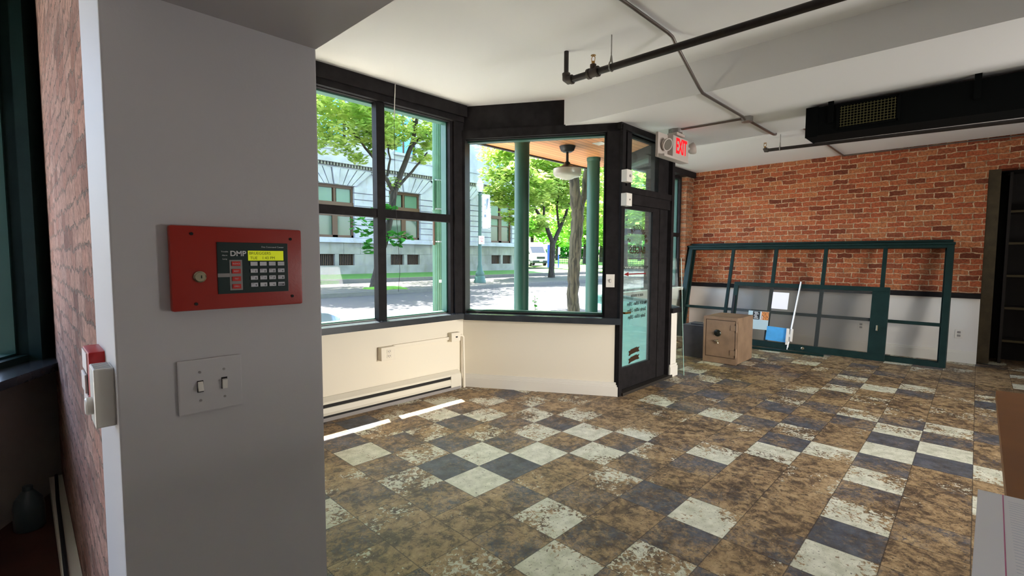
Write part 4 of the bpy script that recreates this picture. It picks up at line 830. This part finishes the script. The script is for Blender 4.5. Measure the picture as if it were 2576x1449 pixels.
bl = clump((23.4, 21.8, 6.6), 2.9, 85, 70, .85, 11)+clump((27.4, 21.8, 8.0), 3.4, 80, 70, .8, 12)+clump((29.5, 22.4, 4.9), 2.6, 60, 36, .6, 17)+clump((25.2, 22.2, 9.3), 3.4, 60, 46, .7, 13)+clump((23.2, 21.2, 3.9), 1.5, 50, 16, .75, 14)+clump((26.2, 22, 5.6), 1.8, 50, 20, .7, 15)+clump((31.0, 22, 6.6), 2.6, 60, 34, .8, 16)
foliage('foliage', t, bl, .17, 'leaf', 4)
# the big trunk on the near sidewalk
KF = .905
def near(L): return [(x*KF, y*KF, EYE+(z-EYE)*KF if k else GZ-.05, r*KF*.66) for k, (x, y, z, r) in enumerate(L)] if L[0][2] < GZ else [(x*KF, y*KF, EYE+(z-EYE)*KF, r*KF*.7) for x, y, z, r in L]
t = thing('street_tree', 'thick grey trunk of the tree just outside the porch', 'tree', (8.91, 6.7, GZ))
limbs(t, [(n_, near(L_)) for n_, L_ in [('trunk', [(9.88, 7.4, GZ-.05, .34), (9.88, 7.4, 0, .245), (9.87, 7.4, .5, .225), (9.9, 7.4, 1.0, .235), (9.93, 7.4, 1.6, .24), (10.02, 7.4, 2.2, .24), (9.98, 7.4, 2.65, .24), (9.86, 7.4, 3.2, .2), (9.75, 7.4, 3.9, .19), (9.5, 7.4, 5.2, .16), (9.2, 7.5, 7.0, .10)]),
 ('branch', [(10.05, 7.4, 2.45, .14), (10.28, 7.4, 2.95, .11), (10.33, 7.4, 3.6, .09), (10.7, 7.4, 4.6, .07), (11.4, 7.4, 6.2, .05)]),
 ('branch', [(10.3, 7.4, 3.2, .06), (10.8, 7.4, 3.6, .045), (11.3, 7.4, 4.3, .03)]),
 ('branch', [(9.75, 7.4, 4.2, .1), (8.8, 7.6, 5.3, .08), (7.6, 7.9, 6.3, .05)])]], 'bark', 16, 4)
bl = clump((9.8, 8.6, 8.4), 4.6, 80, 60, .5, 21)+clump((5.5, 10.5, 8.8), 2.8, 70, 18, .5, 22)+clump((13, 10.5, 8.0), 3, 70, 20, .5, 24)
foliage('foliage', t, bl, .16, 'leaf', 7)
# park trees beyond the side street
park = [(56, 40, 2), (58, 52, 3), (60, 31, 4), (66, 44, 5), (72, 58, 6), (70, 30, 7), (82, 46, 8), (88, 66, 10), (50, 30, 11)]
words = ['just behind the thick trunk by the porch', 'rising straight behind the white van', 'seen through the upper glass of the entry door', 'between right porch column and the entry door post', 'behind the bright blue post across the lawn',
         'seen in the narrow right-hand window', 'deep in the park, behind the entry door lettering', 'farthest back, between forked tree and thick trunk', 'nearest the crossing, beside the door post']
for i, (x, y, s_) in enumerate(park):
    t = thing('park_tree', 'tall leafy park tree '+words[i], 'tree', (x, y, .7), 'park trees beyond the side street')
    h = 3.2+rnd.random()*.8; limbs(t, [('trunk', [(x, y, .4, .38), (x+.1, y, 2.2, .30), (x+.2, y, h+1, .26), (x+.1, y, h+4.5, .14)])], 'bark_d', 8)
    foliage('foliage', t, clump((x, y, h+5.2), 5.6, 26, 70, .85, 40+s_)+clump((x, y, h+1.6), 4.6, 26, 22, .35, 70+s_), .42, 'leaf_far', 50+s_)
# hedge-dark shrubs under the park trees
for i, (x, y) in enumerate(((96, 56), (94, 72))):
    t = thing('hedge', 'dark hedge at the back of the park, '+['seen through the entry door', 'behind the fence and white van'][i], 'hedge', (x, y, .8), 'hedges at the back of the park')
    limbs(t, [('stem', [(x, y, .5, .2), (x, y, 2, .1)])], 'bark_d', 6); foliage('foliage', t, [(x, y, 2.6, 2, 9, 2.6, 900)], .7, 'leaf_d', 90+i)

# lamp post, banner and parking sign
px, py = 18.0, 20.0
t = thing('street_lamp', 'green cast iron street lamp with clear acorn globe', 'street lamp', (px, py, -.02))
b = B(); b.lathe((px, py, -.02), [(.34, 0), (.34, .12), (.30, .18), (.31, .30), (.24, .40), (.26, .55), (.16, .72), (.13, .95)], 20); obj('base', b, 'postgreen', t, True)
b = B(); b.lathe((px, py, .9), [(.125, 0), (.12, .06), (.105, .1), (.085, 3.9), (.11, 3.95), (.10, 4.02), (.06, 4.06), (.13, 4.14)], 20); obj('shaft', b, 'postgreen', t, True)
b = B(); b.lathe((px, py, 5.02), [(.12, 0), (.17, .12), (.21, .32), (.21, .42), (.10, .46)], 20); g = obj('globe', b, 'lamp_clear', t, True)
b = B(); b.lathe((px, py, 5.48), [(.20, -.02), (.14, .1), (.10, .18), (.07, .22), (.03, .28), (.0, .36)], 20); obj('cap', b, 'lamp_clear', t, True)
t = thing('street_banner', 'white vertical banner hanging on the street lamp', 'banner', (18.4, py, 3.05))
b = B(); n = 10; V = []; F = []
for j in range(n+1):
    z = 4.92-1.9*j/n; s = .035*math.sin(j*.7); V += [(18.17, py-.02, z), (18.45+.01*s, py-.04+s*.5, z+.01), (18.76+.012*j/n*3, py-.02+s, z+.02-.02*j/n*2)]
for j in range(n):
    for k in (0, 1): a = j*3+k; F.append((a, a+1, a+4, a+3))
b._add(V+[(x, y+.012, z) for x, y, z in V], F+[tuple(q+len(V) for q in f[::-1]) for f in F]); obj('cloth', b, 'banner', t, True)
for i, ch in enumerate('TROY'): text('banner_lettering', ch, 'bannerink', t, facing((18.34, py-.08, 4.55-.22*i), (1, 0, 0), (0, 0, 1)), .2, off=.002)
b = B(); b.prism([(18.45, 4.70), (18.60, 4.72), (18.47, 4.10), (18.44, 4.10)], py-.082, py-.078, 'y'); b.box(18.28, py-.082, 3.66, 18.40, py-.078, 3.80); obj('banner_mark', b, 'bannerink', t)
for z in (4.93, 3.05): obj('bracket', B().cyl((18.0, py, z), (18.78, py-.01, z), .015, seg=8), 'postgreen', t)
t = thing('parking_sign', 'small white parking sign with red letters on the street lamp', 'sign', (18.0, py-.12, 2.15))
obj('plate', B().box(17.80, py-.13, 2.14, 18.22, py-.115, 2.60, .004), 'white_pl', t)
for i, w_ in enumerate(('NO', 'PARKING', 'ANY', 'TIME', '<->')): text('sign_lettering', w_, 'redsign' if i < 4 else 'ink', t, facing((18.01, py-.132, 2.545-.085*i), (1, 0, 0), (0, 0, 1)), .085, off=.002, sx=.9)
# fluted pole close to the window
px, py = 5.725*.905, 7.6*.905
t = thing('fluted_pole', 'tall fluted green iron pole outside the four-pane window', 'pole', (px, py, GZ))
b = B(); b.lathe((px, py, GZ), [(.089, 0), (.086, .8), (.071, 5.0), (.065, 6.5)], 64, wob=lambda a: 1+.05*math.cos(16*a)); obj('shaft', b, 'polegreen', t, True)
b = B(); b.lathe((px, py, GZ), [(.16, 0), (.16, .25), (.12, .36), (.10, .4)], 24); obj('base', b, 'polegreen', t, True)
for z in (2.76, 2.26, 2.16, 1.69): obj('band', B().lathe((px, py, z), [(.089, 0), (.089, .02)], 24), 'alu', t)
obj('tag', B().box(px-.03, py-.094, .98, px+.02, py-.082, 1.03), 'white_pl', t)
t = thing('pole_sign', 'green-backed street sign strapped to the fluted pole, upper one', 'sign', (5.05, 6.8, 2.2))
obj('plate', B(frame((px-.105, py-.04), 62)).box(-.02, -.012, 2.25, .06, .012, 2.78), 'polegreen', t)
t = thing('pole_sign', 'pale street sign strapped to the fluted pole, lower one', 'sign', (5.05, 6.8, 1.68))
obj('plate', B(frame((px-.105, py-.04), 62)).box(-.02, -.012, 1.64, .06, .012, 2.06), 'winframe', t)
# weeds by the porch
t = thing('weed', 'thin weed growing outside the alcove window sill', 'weed', (5.05, 4.45, GZ))
limbs(t, [('stem', [(5.05, 4.45, GZ, .006), (5.06, 4.45, .4, .005), (5.04, 4.45, .88, .003)])], 'bark_d', 5); foliage('leaves', t, [(5.05, 4.45, .80, .06, .06, .13, 16)], .04, 'leaf_d', 33, el=1.4)

# parked car at the near kerb
cx, cyy, cz = 1.6, 8.2, -.45
T = frame((cx, cyy, cz), 0) @ Matrix.Diagonal((1, 1, 1.22, 1))
t = thing('parked_car', 'silver blue parked car whose hood corner shows in the window', 'car', (cx, cyy, cz))
sec = [(-2.25, .55, .62, .70), (-2.2, .42, .86, .80), (-1.4, .30, .98, .88), (0, .28, .98, .90), (1.0, .28, .96, .90), (1.8, .32, .86, .86), (2.15, .40, .74, .76), (2.25, .5, .64, .66)]
b = B(T); V = []; F = []; K = 8
for x, z0, z1, w in sec: V += [(x, -w, z0), (x, -w*1.0, (z0+z1)/2), (x, -w*.94, z1-.06), (x, -w*.7, z1), (x, w*.7, z1), (x, w*.94, z1-.06), (x, w, (z0+z1)/2), (x, w, z0)]
for i in range(len(sec)-1): F += [(i*K+j, i*K+(j+1) % K, (i+1)*K+(j+1) % K, (i+1)*K+j) for j in range(K)]
F += [tuple(range(K)), tuple((len(sec)-1)*K+j for j in range(K))]; b._add(V, F); obj('body', b, 'carpaint', t, True)
b = B(T); cab = [(-1.9, .95, .70), (-1.2, 1.42, .62), (.2, 1.46, .62), (1.15, .96, .72)]; V = []
for x, z, w in cab: V += [(x, -w, z), (x, w, z)]
b._add(V+[(-1.9, -.8, .9), (-1.9, .8, .9), (1.15, -.8, .9), (1.15, .8, .9)], [(0, 1, 3, 2), (2, 3, 5, 4), (4, 5, 7, 6), (8, 0, 2, 4, 6, 10), (9, 11, 7, 5, 3, 1)]); obj('cabin', b, 'carglass', t)
obj('roof', B(T).box(-1.15, -.60, 1.42, .2, .60, 1.475, .02), 'carpaint', t, True)
for x in (-1.4, 1.42):
    for y in (-.80, .80):
        w = obj('wheel', B(T).lathe((x, y, .32), [(.2, -.1), (.32, -.09), (.32, .09), (.2, .1)], 24, (0, 1, 0)), 'tyre', t, True); obj('hub', B(T).lathe((x, y, .32), [(.2, -.105), (.2, .105)], 16, (0, 1, 0)), 'alu', w)
for y in (-.62, .62): obj('headlamp', B(T).box(2.02, y-.17, .62, 2.2, y+.17, .74, .03), 'lamp_clear', t, True)
obj('grille', B(T).box(2.2, -.4, .42, 2.27, .4, .60, .01), 'blackpl', t)

# white van on the side street
T = frame((43.1, 38.6, .42), -118)   # local +x is the van's nose
t = thing('white_van', 'white high-roof van parked on the side street', 'van', (43.1, 38.6, .42))
prof = [(-3.0, .45), (-3.0, 2.55), (-2.85, 2.72), (.85, 2.75), (1.25, 2.62), (1.55, 2.35), (2.35, 1.45), (2.95, 1.25), (3.1, 1.05), (3.15, .45)]
b = B(T); b.prism(prof, -.98, .98, 'y'); obj('body', b, 'van', t)
b = B(T); b.prism([(1.62, 2.22), (2.30, 1.50), (2.33, 1.53), (1.65, 2.25)], -.82, .82, 'y'); obj('windshield', b, 'carglass', t)
for y in (-.99, .99): b = B(T); b.prism([(.75, 1.35), (.75, 2.1), (1.45, 2.1), (2.12, 1.35)], y-.005, y+.005, 'y'); obj('side_window', b, 'carglass', t)
obj('lower_cladding', B(T).box(-3.02, -1.0, .32, 3.2, 1.0, .62, .02), 'blackpl', t); obj('grille', B(T).box(3.02, -.5, .80, 3.16, .5, 1.08, .02), 'blackpl', t)
for y in (-.76, .76): obj('headlamp', B(T).box(2.78, y-.18, .88, 3.14, y+.18, 1.16, .04), 'lamp_clear', t)
for x in (-1.8, 2.0):
    for y in (-.90, .90): w = obj('wheel', B(T).lathe((x, y, .36), [(.2, -.11), (.37, -.1), (.37, .1), (.2, .11)], 24, (0, 1, 0)), 'tyre', t, True); obj('hub', B(T).lathe((x, y, .36), [(.21, -.115), (.21, .115)], 16, (0, 1, 0)), 'hub', w)
obj('licence_plate', B(T).box(3.18, -.2, .5, 3.21, .2, .62), 'white_pl', t)
for y in (-1.12, 1.12): obj('mirror', B(T).box(1.75, y-.1, 1.35, 1.9, y+.1, 1.75, .03), 'blackpl', t)
tag(obj('blue_post', B().cyl((40.0, 33.3, .3), (40.0, 33.3, 2.75), .19, seg=14), 'bluepole'), 'thick bright blue post in front of the white van', 'post')
t = thing('bus_stop_sign', 'slim blue sign pole on the corner lawn right of the blue post', 'sign pole', (39.6, 32, .3))
obj('pole', B().cyl((39.9, 31.9, .3), (39.9, 31.9, 2.5), .06, seg=10), 'bluepole', t); obj('sign_plate', B().box(39.75, 31.8, 1.7, 40.05, 31.83, 2.45), 'alu', t)
